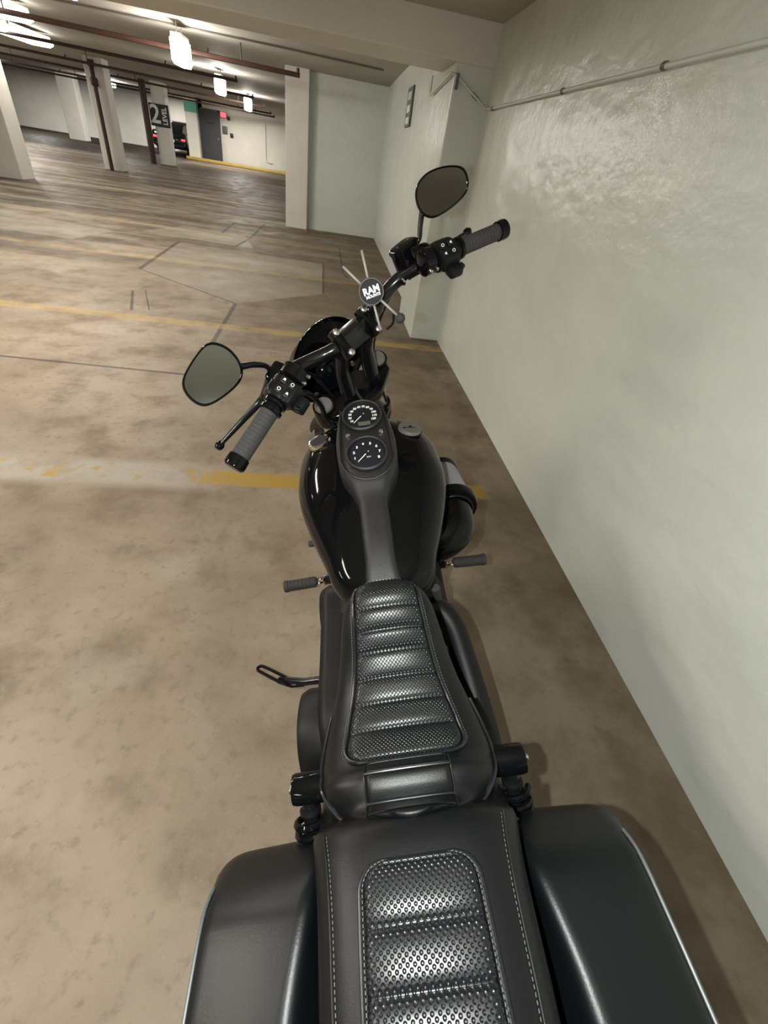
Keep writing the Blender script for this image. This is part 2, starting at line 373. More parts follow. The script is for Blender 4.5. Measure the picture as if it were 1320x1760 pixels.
def column(x0, x1, y0, y1, label, z1=2.53, m='white', grp='white square concrete columns'):
    o = empty('concrete_column', ((x0+x1)/2, (y0+y1)/2, 0))
    tag(o, label, 'column', grp)
    bx(x0, x1, y0, y1, 0, z1).build('shaft', M[m], o, off=o.location, bevel=.015, smooth=False)
    return o
column(.925, XW+.03, 4.72, 5.68, 'white concrete pilaster on the right wall with a conduit bent round its head', 2.11, 'wall')
column(-.905, -.455, 11.45, 11.95, 'white pillar at the left end of the short cross wall')
column(-6.96, -6.46, 18.05, 18.55, 'white column with a rusty riser pipe down its front')
column(-6.97, -6.47, 23.9, 24.4, 'white column carrying the black LEVEL 2 sign')
column(-7.3, -6.65, 12.67, 13.2, 'white column cut by the left edge of the photo')
column(-13.55, -12.75, 31.4, 32.0, 'grey shaded column against the farthest wall')
column(-14.1, -13.3, 25.6, 26.2, 'pale distant column near the left edge of the photo')
cg = column(-7.53, -6.95, 31.15, 31.62, 'white pilaster with green painted band left of the dark door')
bx(-7.54, -6.94, 31.14, 31.63, 1.92, 2.32).build('green_band', M['green'], cg, off=cg.location, smooth=False)['label'] = 'faded green painted band'

# riser pipes
o = empty('riser_pipe', (-6.72, 17.95, 0)); tag(o, 'rusty red riser pipe on the front of a white column', 'pipe')
MB().tube([(-6.72, 17.95, 0), (-6.72, 17.95, 2.40)], .055, 10).build('pipe', M['rust'], o, off=o.location)
MB().lathe([(.085, -.09), (.10, -.05), (.10, .05), (.085, .09)], (-6.72, 17.95, 2.0), (0, 0, 1), 12).build('coupling', M['rust'], o, off=o.location)
MB().lathe([(.08, -.07), (.09, 0), (.08, .07)], (-6.72, 17.95, 2.38), (0, 0, 1), 12).build('coupling', M['rust'], o, off=o.location)
o = empty('riser_pipe', (-7.22, 23.8, 0)); tag(o, 'thick rusty red pipe left of the LEVEL 2 sign column', 'pipe')
MB().tube([(-7.22, 23.8, 0), (-7.22, 23.8, 2.50)], .12, 12).build('pipe', M['rust'], o, off=o.location)

# sprinkler branch pipes under the ceiling
def sprinkler(xe, ye, yl, r, m, label):
    o = empty('sprinkler_pipe', (xe, ye, 2.3)); tag(o, label, 'pipe', 'sprinkler pipes under the ceiling')
    k = (yl-ye)/(-8-xe)
    P = lambda x: (x, ye+(x-xe)*k, 2.3)
    MB().tube([P(-23.9), P(-12), P(xe)], r, 8).build('pipe', M[m], o, off=o.location)
    MB().tube([P(xe-.03), (xe-.03, ye, 2.3+r*2.6)], r*.8, 8).build('end_elbow', M[m], o, off=o.location)
    x = xe-.9
    while x > -16:
        p = P(x); MB().tube([p, (p[0], p[1], 2.53)], r*.35, 6).build('hanger', M[m], o, off=o.location)
        MB().tube([(p[0]-.5, p[1]+.5*-k, 2.3), (p[0]-.5, p[1], 2.3+r+.05)], r*.5, 6).build('sprinkler_head', M[m], o, off=o.location)
        x -= 3.1
for a in [(-.56, 10.1, 9.0, .032, 'rust', 'rusty red sprinkler pipe nearest the camera under the ceiling'),
          (-2.06, 13.37, 12.3, .028, 'darkpipe', 'dark sprinkler pipe second from the camera under the ceiling'),
          (-2.33, 18.0, 16.2, .028, 'darkpipe', 'dark sprinkler pipe third from the camera under the ceiling'),
          (-2.46, 22.1, 20.2, .028, 'darkpipe', 'dark sprinkler pipe fourth from the camera, before the farther pair'),
          (-2.74, 27.0, 25.2, .028, 'darkpipe', 'dark sprinkler pipe second from the far door wall'),
          (-2.92, 30.3, 28.6, .032, 'darkpipe', 'dark sprinkler pipe closest to the far door wall')]: sprinkler(*a)

# fluorescent fixtures
def fixture(x, y, label, lx=.24, ly=1.2, z=2.30, m='lamp', h=.11):
    o = empty('ceiling_light', (x, y, 2.52)); tag(o, label, 'light', 'fluorescent ceiling lights')
    bx(x-lx*.45, x+lx*.45, y-ly/2, y+ly/2, z+h-.01, min(z+h+.06, 2.52)).build('housing', M['lampbody'], o, off=o.location, smooth=False)
    for e in (-.3, .3): MB().tube([(x, y+ly*e, z+h), (x, y+ly*e, 2.52)], .008, 6).build('hanger_rod', M['lampbody'], o, off=o.location)
    P = [(-lx/2, h), (-lx/2, .04), (-lx*.35, 0), (lx*.35, 0), (lx/2, .04), (lx/2, h)]
    MB().prism(P, (x, y+ly/2+.02, z), (1, 0, 0), (0, 0, 1), (0, -1, 0), ly+.04).build('lens', M[m], o, off=o.location, smooth=False)
fixture(-2.85, 6.75, 'lit ceiling light at the top edge of the photo, nearest in its row')
fixture(-2.2, 9.3, 'bright ceiling light just behind the rusty sprinkler pipe', ly=.45, lx=.16, z=2.08, h=.26)
fixture(-2.65, 14.6, 'bright ceiling light past the second sprinkler pipe', ly=.5, lx=.16, z=2.08, h=.28)
fixture(-2.95, 21.2, 'farthest small bright ceiling light, right of the exit sign', ly=.6, lx=.17, z=2.08, h=.32)
fixture(-4.9, 9.6, 'large glaring ceiling light at the upper left edge', ly=1.8, lx=.5, m='lampsoft')
fixture(-6.3, 13.4, 'glaring ceiling light beside the left edge, farther of the pair', ly=1.8, lx=.5, m='lampsoft')
fixture(-12.5, 20, 'added fill light far to the left beyond the columns', ly=1.6, m='lampfill')  # this lamp and the next are added to lighten the dark back wall
fixture(-10.5, 29.5, 'added fill light near the parked dark car', ly=1.6, m='lampfill')

# thin conduit on the far ceiling
o = MB().tube([(-9, 9.35, 2.50), (-.8, 9.4, 2.50), (.75, 9.55, 2.50)], .014, 6).build('ceiling_conduit', M['clip']); tag(o, 'thin dark conduit running across the ceiling behind the beam', 'conduit')

# wall conduit
o = empty('wall_conduit', (XW, 3.5, 1.86)); tag(o, 'cream painted conduit along the right wall and round the pilaster head', 'conduit')
r_ = .0095
MB().tube([(.90, 5.62, 2.10), (.90, 5.62, 1.99), (.90, 5.58, 1.965), (.90, 4.80, 2.025), (.90, 4.70, 2.03), (.94, 4.695, 2.02), (1.19, 4.695, 1.885), (XW-.016, 4.66, 1.865), (XW-.016, 4.55, 1.858), (XW-.016, -2.0, 1.848)], r_, 10).build('pipe', M['conduit'], o, off=o.location)
for y in (4.45, 3.13, 2.2, .9):
    MB().lathe([(r_+.003, -.012), (r_+.005, 0), (r_+.003, .012)], (XW-.016, y, 1.856), (0, 1, 0), 12).build('coupling', M['clip'], o, off=o.location)
MB().box((1.12, 4.705, 1.925), (.03, .012, .012), (unit((.25, 0, -.137)), (0, 1, 0), unit((.137, 0, .25)))).build('strap', M['clip'], o, off=o.location, smooth=False)
MB().box((.95, 4.705, 1.99), (.012, .02, .045)).build('strap', M['clip'], o, off=o.location, smooth=False)

# sign on the far part of the right wall
o = empty('wall_sign', (1.04, 8.1, 2.0)); tag(o, 'dark grey-green sign with pale blocks on the right wall past the pilaster', 'sign')
bx(1.03, 1.056, 7.86, 8.34, 1.83, 2.24).build('panel', M['greysign'], o, off=o.location, smooth=False)
for z0, z1, mm in ((1.86, 1.93, 'signwhite'), (1.98, 2.055, 'signwhite'), (2.11, 2.19, 'lampbody')):
    bx(1.026, 1.031, 7.95, 8.25, z0, z1).build('pale_block', M[mm] if mm == 'signwhite' else M['conduit'], o, off=o.location, smooth=False)

# LEVEL 2 sign
o = empty('level_sign', (-6.72, 23.88, 1.55)); tag(o, 'black sign with a white 2 and sideways LEVEL on a white column', 'sign')
bx(-7.10, -6.38, 23.86, 23.905, 1.20, 1.88).build('panel', M['signblack'], o, off=o.location, smooth=False)
text_mesh('numeral', '2', .78, (-6.90, 23.855, 1.54), (1, 0, 0), (0, 0, 1), M['signwhite'], o, o.location, bold=.012)
text_mesh('lettering', 'LEVEL', .24, (-6.54, 23.855, 1.54), (0, 0, 1), (-1, 0, 0), M['signwhite'], o, o.location, bold=.006, sx=.85)

# far door and its neighbours
d = struct('door_1', bx(-6.86, -5.95, 31.54, 31.60, .02, 2.12), M['door'], 'charcoal steel door in the far white wall', smooth=False)
for b_ in (bx(-6.93, -6.86, 31.5, 31.62, 0, 2.19), bx(-5.95, -5.88, 31.5, 31.62, 0, 2.19), bx(-6.93, -5.88, 31.5, 31.62, 2.12, 2.19)):
    b_.build('door_frame', M['door'], d, smooth=False)
bx(-6.6, -6.2, 31.52, 31.545, 1.60, 1.66).build('notice_strip', M['signblack'], d, smooth=False)
bx(-6.05, -5.98, 31.48, 31.545, .98, 1.06).build('door_handle', M['bolt'], d, smooth=False)
o = empty('exit_sign', (-5.68, 31.55, 2.05)); tag(o, 'glowing red sign right of the charcoal door', 'sign')
bx(-5.84, -5.52, 31.52, 31.6, 1.93, 2.17).build('housing', M['signblack'], o, off=o.location, smooth=False)
bx(-5.82, -5.54, 31.505, 31.522, 1.95, 2.15).build('lit_face', M['exit'], o, off=o.location, smooth=False)
o = bx(-5.5, -5.36, 31.5, 31.6, 1.86, 2.02).build('alarm_sounder', M['signblack'], bevel=.02); tag(o, 'small dark alarm box beside the red sign', 'alarm')
o = bx(-5.78, -5.53, 31.52, 31.6, 1.29, 1.61).build('control_panel', M['greysign'], bevel=.015); tag(o, 'dark grey control panel right of the charcoal door', 'panel')
o = bx(-5.4, -5.24, 31.52, 31.6, 1.18, 1.36).build('pull_station', M['signblack'], bevel=.02); tag(o, 'small dark call box below right of the control panel', 'box')
o = MB().tube([(-3.55, 31.57, 2.0), (-3.55, 31.57, .45), (-3.5, 31.57, .38), (-3.2, 31.57, .36)], .022, 6).build('wall_cable', M['conduit']); tag(o, 'thin pale cable down the far wall right of the door', 'cable')
o = bx(-7.6, -1.4, 30.7, 31.13, 0, .12).build('yellow_kerb', M['yellow'], bevel=.02, smooth=False); tag(o, 'yellow painted kerb along the foot of the far wall', 'kerb')

# the parked dark car
o = empty('car', (-8.75, 34.3, 0)); tag(o, 'black car with red tail lights parked behind the LEVEL 2 column', 'car')
def carring(y, hw, z0, z1, cr=.12):
    P = []
    for sx, sz, a0 in ((1, 1, 0), (-1, 1, 90), (-1, -1, 180), (1, -1, 270)):
        for k in range(4):
            a = R(a0+30*k); P.append((-8.75+sx*(hw-cr)+cr*math.cos(a), y, (z1-cr if sz > 0 else z0+cr)+cr*math.sin(a)))
    return P
MB().loft([carring(32.2, .80, .40, .85), carring(32.28, .88, .30, .98), carring(33, .91, .25, 1.0), carring(35, .91, .25, .95), carring(36.2, .88, .28, .85), carring(36.5, .78, .38, .72)]).build('body', M['car'], o, off=o.location)
MB().loft([carring(32.35, .70, .9, 1.05, .05), carring(32.8, .68, .9, 1.38, .1), carring(34.2, .70, .9, 1.48, .1), carring(34.9, .68, .9, 1.36, .1), carring(35.6, .74, .85, .98, .05)]).build('cabin', M['carglass'], o, off=o.location)
for sx in (-1, 1):
    MB().box((-8.75+sx*.72, 32.22, .70), (.10, .05, .04)).build('tail_light', M['tail'], o, off=o.location, bevel=.015)
    for y in (33.0, 35.6):
        t = MB().torus((-8.75+sx*.80, y, .31), (1, 0, 0), .21, .10, 24, 8).build('tyre', M['tyre'], o, off=o.location)
MB().box((-8.75, 32.17, .62), (.26, .01, .06)).build('number_plate', M['signwhite'], o, off=o.location, smooth=False)
bx(-9.5, -8.0, 32.14, 32.3, .33, .48).build('bumper', M['car'], o, off=o.location, bevel=.03)
# ------------------------------------------------------------------ the motorcycle (u right, v forward, w up in its own leaning frame)
LEAN = R(13.5); X0 = .333
ROOT = Matrix.Translation((X0, 0, .002)) @ Matrix.Rotation(-LEAN, 4, 'Y')
def bike_thing(name, base, label, cat, group=None):
    o = bpy.data.objects.new(name, None); COL.objects.link(o); o.empty_display_size = .1
    o.matrix_world = ROOT @ Matrix.Translation(base); tag(o, label, cat, group); return o
bike = bike_thing('motorcycle', (0, .9, 0), 'black cruiser motorcycle leaning on its side stand beside the pale wall', 'motorcycle')
BO = (0, .9, 0)
VS, DS, RAKE = 1.309, .682, R(30)
AX = np.array([0, -math.sin(RAKE), math.cos(RAKE)])
def st(p, v=False):
    """turn a point (or a direction) with the steering"""
    o = np.array([0, VS, .9]) if not v else np.zeros(3)
    q = np.array(p, float)-o
    return o+q*math.cos(DS)+np.cross(AX, q)*math.sin(DS)+AX*AX.dot(q)*(1-math.cos(DS))
def bb(mb, name, m, parent=None, **k): return mb.build(name, M[m], parent or bike, off=BO, **k)
def sgnpow(x, e): return math.copysign(abs(x)**e, x)
def se(v, hw, wc, hu, hd, n=2.5, N=40, tilt=0):
    out = []
    for k in range(N):
        a = 2*pi*k/N; c, s = sgnpow(math.cos(a), 2/n), sgnpow(math.sin(a), 2/n)
        w_ = wc+(hu if s > 0 else hd)*s
        out.append((hw*c, v+tilt*(w_-wc), w_))
    return out

# wheels
def wheel(name, c, Rr, r, xf, width_scale=1.0, rear=False):
    t = bb(MB().torus(c, (1, 0, 0), Rr-r, r, 48, 12), name, 'tyre', xf=xf)
    rim = bb(MB().lathe([(Rr-2*r+.012, -.045), (Rr-2*r-.02, -.03), (Rr-2*r-.02, .03), (Rr-2*r+.012, .045)], c, (1, 0, 0), 40, False), 'rim', 'sblack', t, xf=xf)
    rim.parent = t
    for k in range(10):
        a = 2*pi*k/10; d = np.array([0, math.cos(a), math.sin(a)]); c_ = np.array(c)
        bb(MB().tube([c_+d*.05, c_+d*(Rr-2*r-.015)], .011, 6), 'spoke', 'sblack', t, xf=xf)
    bb(MB().lathe([(.05, -.06), (.06, -.03), (.06, .03), (.05, .06)], c, (1, 0, 0), 20), 'hub', 'sblack', t, xf=xf)
    bb(MB().lathe([(.145, -.003), (.145, .003), (.08, .003), (.08, -.003), (.145, -.003)], np.array(c)+[.075 if rear else -.075, 0, 0], (1, 0, 0), 32, False), 'brake_disc', 'bolt', t, xf=xf)
    return t
AXF = 1.69
wheel('front_wheel', (0, AXF, .325), .325, .052, st)
wheel('rear_wheel', (0, .07, .32), .32, .072, None, rear=True)
# front fender
def fender(name, c, Rr, hw, a0, a1, xf, m='gloss', n=24):
    rings = []
    for i in range(n+1):
        a = R(a0+(a1-a0)*i/n); d = np.array([0, math.cos(a), math.sin(a)]); ring = []
        for k in range(9):
            b = R(-80+20*k); ring.append(np.array(c)+d*(Rr-.045+.045*math.cos(b))+np.array([hw*math.sin(b), 0, 0]))
        for k in range(8, -1, -1):
            b = R(-80+20*k); ring.append(np.array(c)+d*(Rr-.049+.045*math.cos(b))+np.array([(hw-.004)*math.sin(b), 0, 0]))
        rings.append(ring)
    return bb(MB().loft(rings), name, m, xf=xf)
fender('front_fender', (0, AXF, .325), .345, .062, 50, 150, st, 'mblack')
fender('rear_fender', (0, .07, .32), .415, .105, 10, 190, None)

# forks
fk = unit((0, math.tan(RAKE), -1))
for s in (-1, 1):
    c0 = np.array([s*.12, 1.347, .916]); ax = np.array([s*.12, AXF-.02, .325]); dr = unit(ax-c0)
    f = bb(MB().tube([c0-dr*-.10, c0+dr*.40], .0235, 16), 'fork_leg', 'forktube', xf=st)
    f['label'] = 'left fork leg' if s < 0 else 'right fork leg with bare steel tube'
    bb(MB().lathe([(.031, .36), (.034, .40), (.034, .62), (.026, .70)], c0, dr, 18), 'lower_slider', 'sblack', f, xf=st)
    bb(MB().lathe([(.0355, -.002), (.037, .008), (.037, .070), (.034, .082), (.024, .086)], c0, dr, 24), 'clamp_cover', 'gloss', f, xf=st)
    bb(MB().lathe([(.030, .02), (.030, -.004), (.027, -.010), (.010, -.011)], c0, dr, 28), 'fork_cap', 'capgrey', f, xf=st)
    bb(MB().lathe([(.036, .235), (.038, .25), (.038, .30), (.036, .315)], c0, dr, 18), 'lower_clamp', 'sblack', f, xf=st)
# triple clamps and head
for dv, dw, t_ in ((0, -.045, .022), (.13, -.25, .022)):
    P = [(-.14, .01), (-.12, .03), (0, .035), (.12, .03), (.14, .01), (.13, -.03), (.05, -.07), (-.05, -.07), (-.13, -.03)]
    bb(MB().prism(P, (0, 1.347+dv, .916+dw), (1, 0, 0), (0, math.cos(RAKE), math.sin(RAKE)), AX, t_*1.6), 'triple_clamp', 'gloss', xf=st, bevel=.008)
bb(MB().tube([(0, VS-.0, .93), (0, VS+.14, .66)], .038, 16), 'steering_head', 'sblack')
# pull-back risers with bolted caps
rise = bb(MB().box((0, 1.185, 1.105), (.043, .028, .026)), 'riser_bridge', 'sblack', xf=st, bevel=.008)
for s in (-1, 1):
    r = bb(MB().tube([(s*.05, 1.285, .93), (s*.05, 1.245, 1.02), (s*.05, 1.19, 1.085)], [.024, .021, .022], 14, sm=5), 'riser', 'sblack', xf=st)
    bb(MB().box((s*.05, 1.168, 1.112), (.013, .041, .020), ((1, 0, 0), unit((0, .45, .89)), unit((0, -.89, .45)))), 'clamp_cap', 'gloss', r, xf=st, bevel=.007)
    for dy in (-1, 1):
        c = np.array([s*.05, 1.168, 1.112])+dy*.030*unit((0, .45, .89))
        b = bb(MB().lathe([(.0085, .013), (.0085, .029), (.0055, .031)], c, (0, -.89, .45), 12), 'clamp_bolt', 'bolt', r, xf=st)
# handlebar
HB = [(.0, 1.18, 1.108), (.06, 1.182, 1.108), (.10, 1.20, 1.110), (.15, 1.212, 1.119), (.20, 1.195, 1.135), (.25, 1.145, 1.146), (.327, 1.07, 1.148), (.40, 1.057, 1.133), (.452, 1.048, 1.122)]
hb = bb(MB().tube([(-a, b, c) for a, b, c in HB[:0:-1]]+HB, [.011, .011, .011, .017]+[.0178]*9+[.017, .011, .011, .011], 16, sm=6), 'handlebar', 'sblack', xf=st)
gi, go = np.array([.327, 1.07, 1.148]), np.array([.458, 1.047, 1.121])
def mir(p, s): return np.array([s*p[0], p[1], p[2]])
for s in (-1, 1):
    a, b = mir(gi, s), mir(go, s); d = unit(b-a); side = 'left' if s < 0 else 'right'
    prof = []; L = np.linalg.norm(b-a)
    for k in range(12):
        h0 = L*(.02+k*.072); prof += [(.0205, h0), (.0205, h0+.0085), (.0201, h0+.009)]
    g = bb(MB().lathe([(.0196, 0)]+prof+[(.0205, L-.012)], a, d, 24), 'grip', 'rubber', xf=st); g['label'] = side+' grey rubber grip'
    bb(MB().lathe([(.0205, -.014), (.0235, -.012), (.0245, .004), (.0235, .012), (.019, .016)], b, d, 24), 'grip_end_cap', 'gloss', g, xf=st)
    bb(MB().lathe([(.021, -.028), (.027, -.024), (.027, -.017), (.022, -.014), (.0225, -.009), (.0265, -.007), (.0265, .001), (.021, .003)], a, d, 24), 'grip_collar', 'gloss', g, xf=st)
    # switch housing: a rounded barrel with a control block under the thumb
    x1 = unit(np.cross(d, (0, -.45, .9))); up = unit(np.cross(x1, d)*1.0)
    if up[2] < 0: up = -up
    back = unit(np.cross(up, d)); back = back if back[1] < 0 else -back
    h0 = a-d*.078
    sw = bb(MB().lathe([(.026, -.004), (.034, .0), (.036, .012), (.036, .040), (.034, .050), (.026, .053)], h0, d, 20), 'switch_housing', 'sblack', xf=st)
    sw['label'] = side+' switch housing with white symbols'
    bb(MB().box(h0+d*.026+back*.027+up*.004, (.026, .016, .020), (d, back, up)), 'switch_block', 'mblack', sw, xf=st, bevel=.006)
    bb(MB().box(h0+d*.030+back*.047-up*.014, (.019, .016, .013), (d, back, up)), 'thumb_switch', 'mblack', sw, xf=st, bevel=.006)
    nn = unit(back*.55+up*.83); tt = unit(np.cross(d, nn))
    for i, (e, f_) in enumerate(((.010, -.010), (.010, .010), (.034, -.010), (.034, .010))):
        c = h0+d*e+nn*.0365+tt*f_
        bt = bb(MB().box(c, (.0085, .0075, .003), (d, tt, nn)), 'push_button', 'mblack', sw, xf=st, bevel=.002)
    c0 = h0+nn*.0400
    for e, f_ in ((.010, -.010), (.034, .010)):
        bb(MB().torus(c0+d*e+tt*f_, nn, .0034, .0007, 16, 6), 'button_symbol', 'print', sw, xf=st)
    for e, f_ in ((.010, .010), (.034, -.010)):
        bb(MB().prism([(-.003, -.002), (.003, -.003), (.001, 0), (.003, .003), (-.003, .002)], c0+d*e+tt*f_, d, tt, nn, .0008), 'button_symbol', 'print', sw, xf=st, smooth=False)
    bb(MB().lathe([(.006, 0), (.006, .012), (.003, .013)], h0+d*.045+back*.05-up*.002, back, 10), 'switch_knob', 'sblack', sw, xf=st)
    # lever perch
    pc = a-d*.103
    pe = bb(MB().lathe([(.024, -.018), (.031, -.013), (.031, .013), (.024, .018)], pc, d, 18), 'lever_perch', 'gloss', xf=st)
    fw = -back
    bb(MB().box(pc+d*.012+fw*.035, (.026, .024, .011), (d, fw, up)), 'perch_arm', 'gloss', pe, xf=st, bevel=.008)
    for e in (-.009, .009):
        bb(MB().lathe([(.0045, 0), (.0045, .008), (.003, .009)], pc+back*.030+d*e, back, 10), 'perch_bolt', 'bolt', pe, xf=st)
    L0 = pc+d*.03+fw*.050
    end = mir((.452, 1.189, 1.11), -1) if s < 0 else np.array([.467, 1.174, 1.12])
    mid = (L0*.5+end*.5)+fw*.004
    root = mir((.312, 1.166, 1.138), s)
    lv = bb(MB().tube([L0, L0*.5+root*.5-up*.004, root, root*.55+end*.45, end], [.013, .013, .014, .0115, .0078], 12, sm=5, flat=.65), 'clutch_lever' if s < 0 else 'brake_lever', 'sblack', xf=st)
    bb(MB().lathe([(.004, -.0115), (.0085, -.009), (.0115, 0), (.0085, .009), (.004, .0115)], end, d, 14), 'lever_ball', 'gloss', lv, xf=st)

# brake fluid reservoir on the right bar
rc = np.array([.250, 1.185, 1.182])
rs = bb(MB().loft([[rc+np.array([(.037-ins)*sgnpow(math.cos(a), .55), (.029-ins)*sgnpow(math.sin(a), .55), h]) for a in [2*pi*k/32 for k in range(32)]] for ins, h in ((.004, -.044), (.001, -.04), (0, .008), (-.002, .010), (-.002, .018), (.002, .022), (.006, .023))]), 'brake_reservoir', 'gloss', xf=st)
for e in (-.019, .019):
    bb(MB().lathe([(.003, .0), (.003, .003)], rc+np.array([e, 0, .022]), (0, 0, 1), 8), 'reservoir_screw', 'bolt', rs, xf=st)
bb(MB().lathe([(.009, 0), (.010, .006), (.010, .014), (.007, .017)], rc+np.array([-.036, -.012, -.052]), (-1, -.1, .1), 12), 'banjo_bolt', 'chrome', rs, xf=st)
bb(MB().tube([rc+np.array([-.03, -.0, -.045]), (.17, 1.235, 1.09), (.10, 1.28, 1.0), (.075, 1.30, .90), (.06, 1.30, .80)], .0045, 8, sm=6), 'brake_hose', 'mblack', xf=st)
# cables
for pts, r in (([(-.25, 1.13, 1.11), (-.17, 1.24, 1.09), (-.10, 1.33, 1.02), (-.07, 1.36, .9), (-.06, 1.3, .75)], .0055),
               ([(-.245, 1.10, 1.12), (-.19, 1.19, 1.06), (-.15, 1.28, .96), (-.14, 1.32, .86), (-.10, 1.2, .7)], .0075),
               ([(-.02, 1.29, .96), (-.03, 1.27, .90), (-.02, 1.25, .85), (.0, 1.22, .72)], .006)):
    bb(MB().tube(pts, r, 8, sm=6), 'control_cable', 'mblack', xf=st)

# mirrors
MLo = [(.0179, .0668), (.0484, .0539), (.0601, .0283), (.0675, .0033), (.0594, -.0195), (.0431, -.0328), (.0115, -.047), (-.0281, -.0601), (-.0452, -.0566), (-.0613, -.0385), (-.0695, -.0131), (-.0634, .0058), (-.0443, .0249), (-.0167, .0478), (.007, .0634)]
MRo = [(.0481, .0467), (.0607, .0354), (.0681, .0108), (.067, -.0042), (.0545, -.0207), (.0287, -.0375), (-.005, -.0529), (-.0243, -.0586), (-.0478, -.0516), (-.0634, -.0318), (-.0695, -.0034), (-.0636, .0173), (-.0478, .0332), (-.0262, .0448), (.0105, .0492)]
def mirror(c, n, outline, label, stem):
    n = unit(n); ex = unit(np.cross((0, 0, 1), n)); ey = np.cross(n, ex); c = np.array(c)
    q = [np.array(p) for p in outline]; P = spline(q[-2:]+q+q[:2], 4)[8:-4]; P = P[:len(q)*4]
    for _ in range(3): P = [(P[i-1]+2*P[i]+P[(i+1) % len(P)])/4*1.0 for i in range(len(P))]
    for _ in range(10): P = [(P[i-1]+P[i]+P[(i+1) % len(P)])/3*1.001 for i in range(len(P))]
    def ring(k, h): return [c+ex*p[0]*k+ey*p[1]*k+n*h for p in P]
    sh = bb(MB().loft([ring(.35, -.034), ring(.75, -.027), ring(.96, -.012), ring(1.0, -.002), ring(.985, .003), ring(.95, .006), ring(.915, .005), ring(.905, -.001)]), 'mirror', 'gloss', angle=60); sh['label'] = label
    bb(MB().loft([ring(.91, -.0005), ring(.91, .0008)]), 'mirror_glass', 'mglass', sh, smooth=False)
    bb(MB().tube(stem, [.0075, .0068, .0062, .006], 12, sm=6), 'mirror_stem', 'sblack', sh)
    return sh
lc, rcn = np.array([-.2987, .916, 1.1486]), np.array([.2725, 1.318, 1.3807])
mirror(lc, (.2921, -.8539, .4308), MLo, 'left rear-view mirror on a bent stem', [lc+np.array([.052, .034, -.002]), lc+np.array([.078, .062, -.012]), lc+np.array([.098, .095, -.035]), st((-.267, 1.14, 1.165))])
mirror(rcn, (-.1882, -.9623, .1961), MRo, 'right rear-view mirror on a straight stem', [rcn+np.array([-.045, .022, -.03]), rcn+np.array([-.055, .012, -.07]), rcn+np.array([-.063, .0, -.10]), st((.262, 1.19, 1.175))])

# headlamp with a small bikini fairing
def fring(k, dv, wo=0, n=40):
    return [np.array([.150*k*math.cos(a)*(1 if math.sin(a) > 0 else 1-.25*math.sin(a)**2), VS+.10+dv-.18*(.135*k*math.sin(a)), .965+wo+(.150 if math.sin(a) > 0 else .105)*k*math.sin(a)]) for a in [2*pi*i/n for i in range(n)]]
fa = bb(MB().loft([fring(1.0, 0), fring(1.0, .008), fring(.93, .035, -.005), fring(.82, .075, -.012), fring(.68, .115, -.02), fring(.56, .15, -.03), fring(.54, .14, -.03), fring(.66, .105, -.02), fring(.79, .066, -.012), fring(.90, .030, -.005), fring(.962, .004)], False, False), 'headlight_fairing', 'gloss', xf=st, angle=70)
bb(MB().loft([fring(.958, .006), fring(.895, .031, -.005), fring(.785, .067, -.012), fring(.655, .106, -.02), fring(.50, .13, -.03), fring(.1, .14, -.03)], False, False), 'inner_lining', 'denim', fa, xf=st, angle=70)
for s, h in ((-1, .09), (1, .09), (-1, -.06), (1, -.06)):
    bb(MB().lathe([(.009, 0), (.009, .006), (.005, .008)], (s*.085, VS+.148, .955+h*.8), (0, -1, 0), 10), 'lining_bolt', 'bolt', fa, xf=st)
hl = bb(MB().lathe([(.03, -.11), (.07, -.085), (.088, -.03), (.090, .05), (.084, .06)], (0, VS+.22, .935), (0, 1, 0), 28), 'headlight', 'gloss', xf=st)
bb(MB().lathe([(.082, .0), (.06, .012), (.01, .018)], (0, VS+.278, .935), (0, 1, 0), 28), 'headlight_lens', 'mglass', hl, xf=st)
for s in (-1, 1):
    bb(MB().box((s*.075, VS+.17, .84), (.005, .05, .03)), 'fairing_bracket', 'sblack', fa, xf=st, bevel=.003)

# tank
T = [(1.215, .045, .775, .035, .035), (1.205, .095, .775, .06, .055), (1.18, .145, .775, .085, .08), (1.12, .186, .775, .098, .10), (1.05, .201, .772, .102, .11), (.97, .203, .768, .100, .115), (.90, .195, .762, .096, .115), (.83, .176, .755, .089, .11),
     (.76, .153, .748, .078, .10), (.70, .131, .742, .068, .09), (.65, .116, .736, .058, .08), (.615, .09, .732, .045, .06), (.60, .06, .730, .03, .04)]
def tk(i, v): return interp([(t[0], t[i]) for t in T], v)
NV = 40; vv = [1.215-(1.215-.60)*(.5-.5*math.cos(pi*i/NV)) for i in range(NV+1)]
tank = bb(MB().loft([se(v, tk(1, v), tk(2, v), tk(3, v), tk(4, v), 2.35, 56) for v in vv]), 'fuel_tank', 'gloss', angle=80)
def tank_top(u, v): 
    return tk(2, v)+tk(3, v)*max(0, 1-abs(u/tk(1, v))**2.35)**(1/2.35)
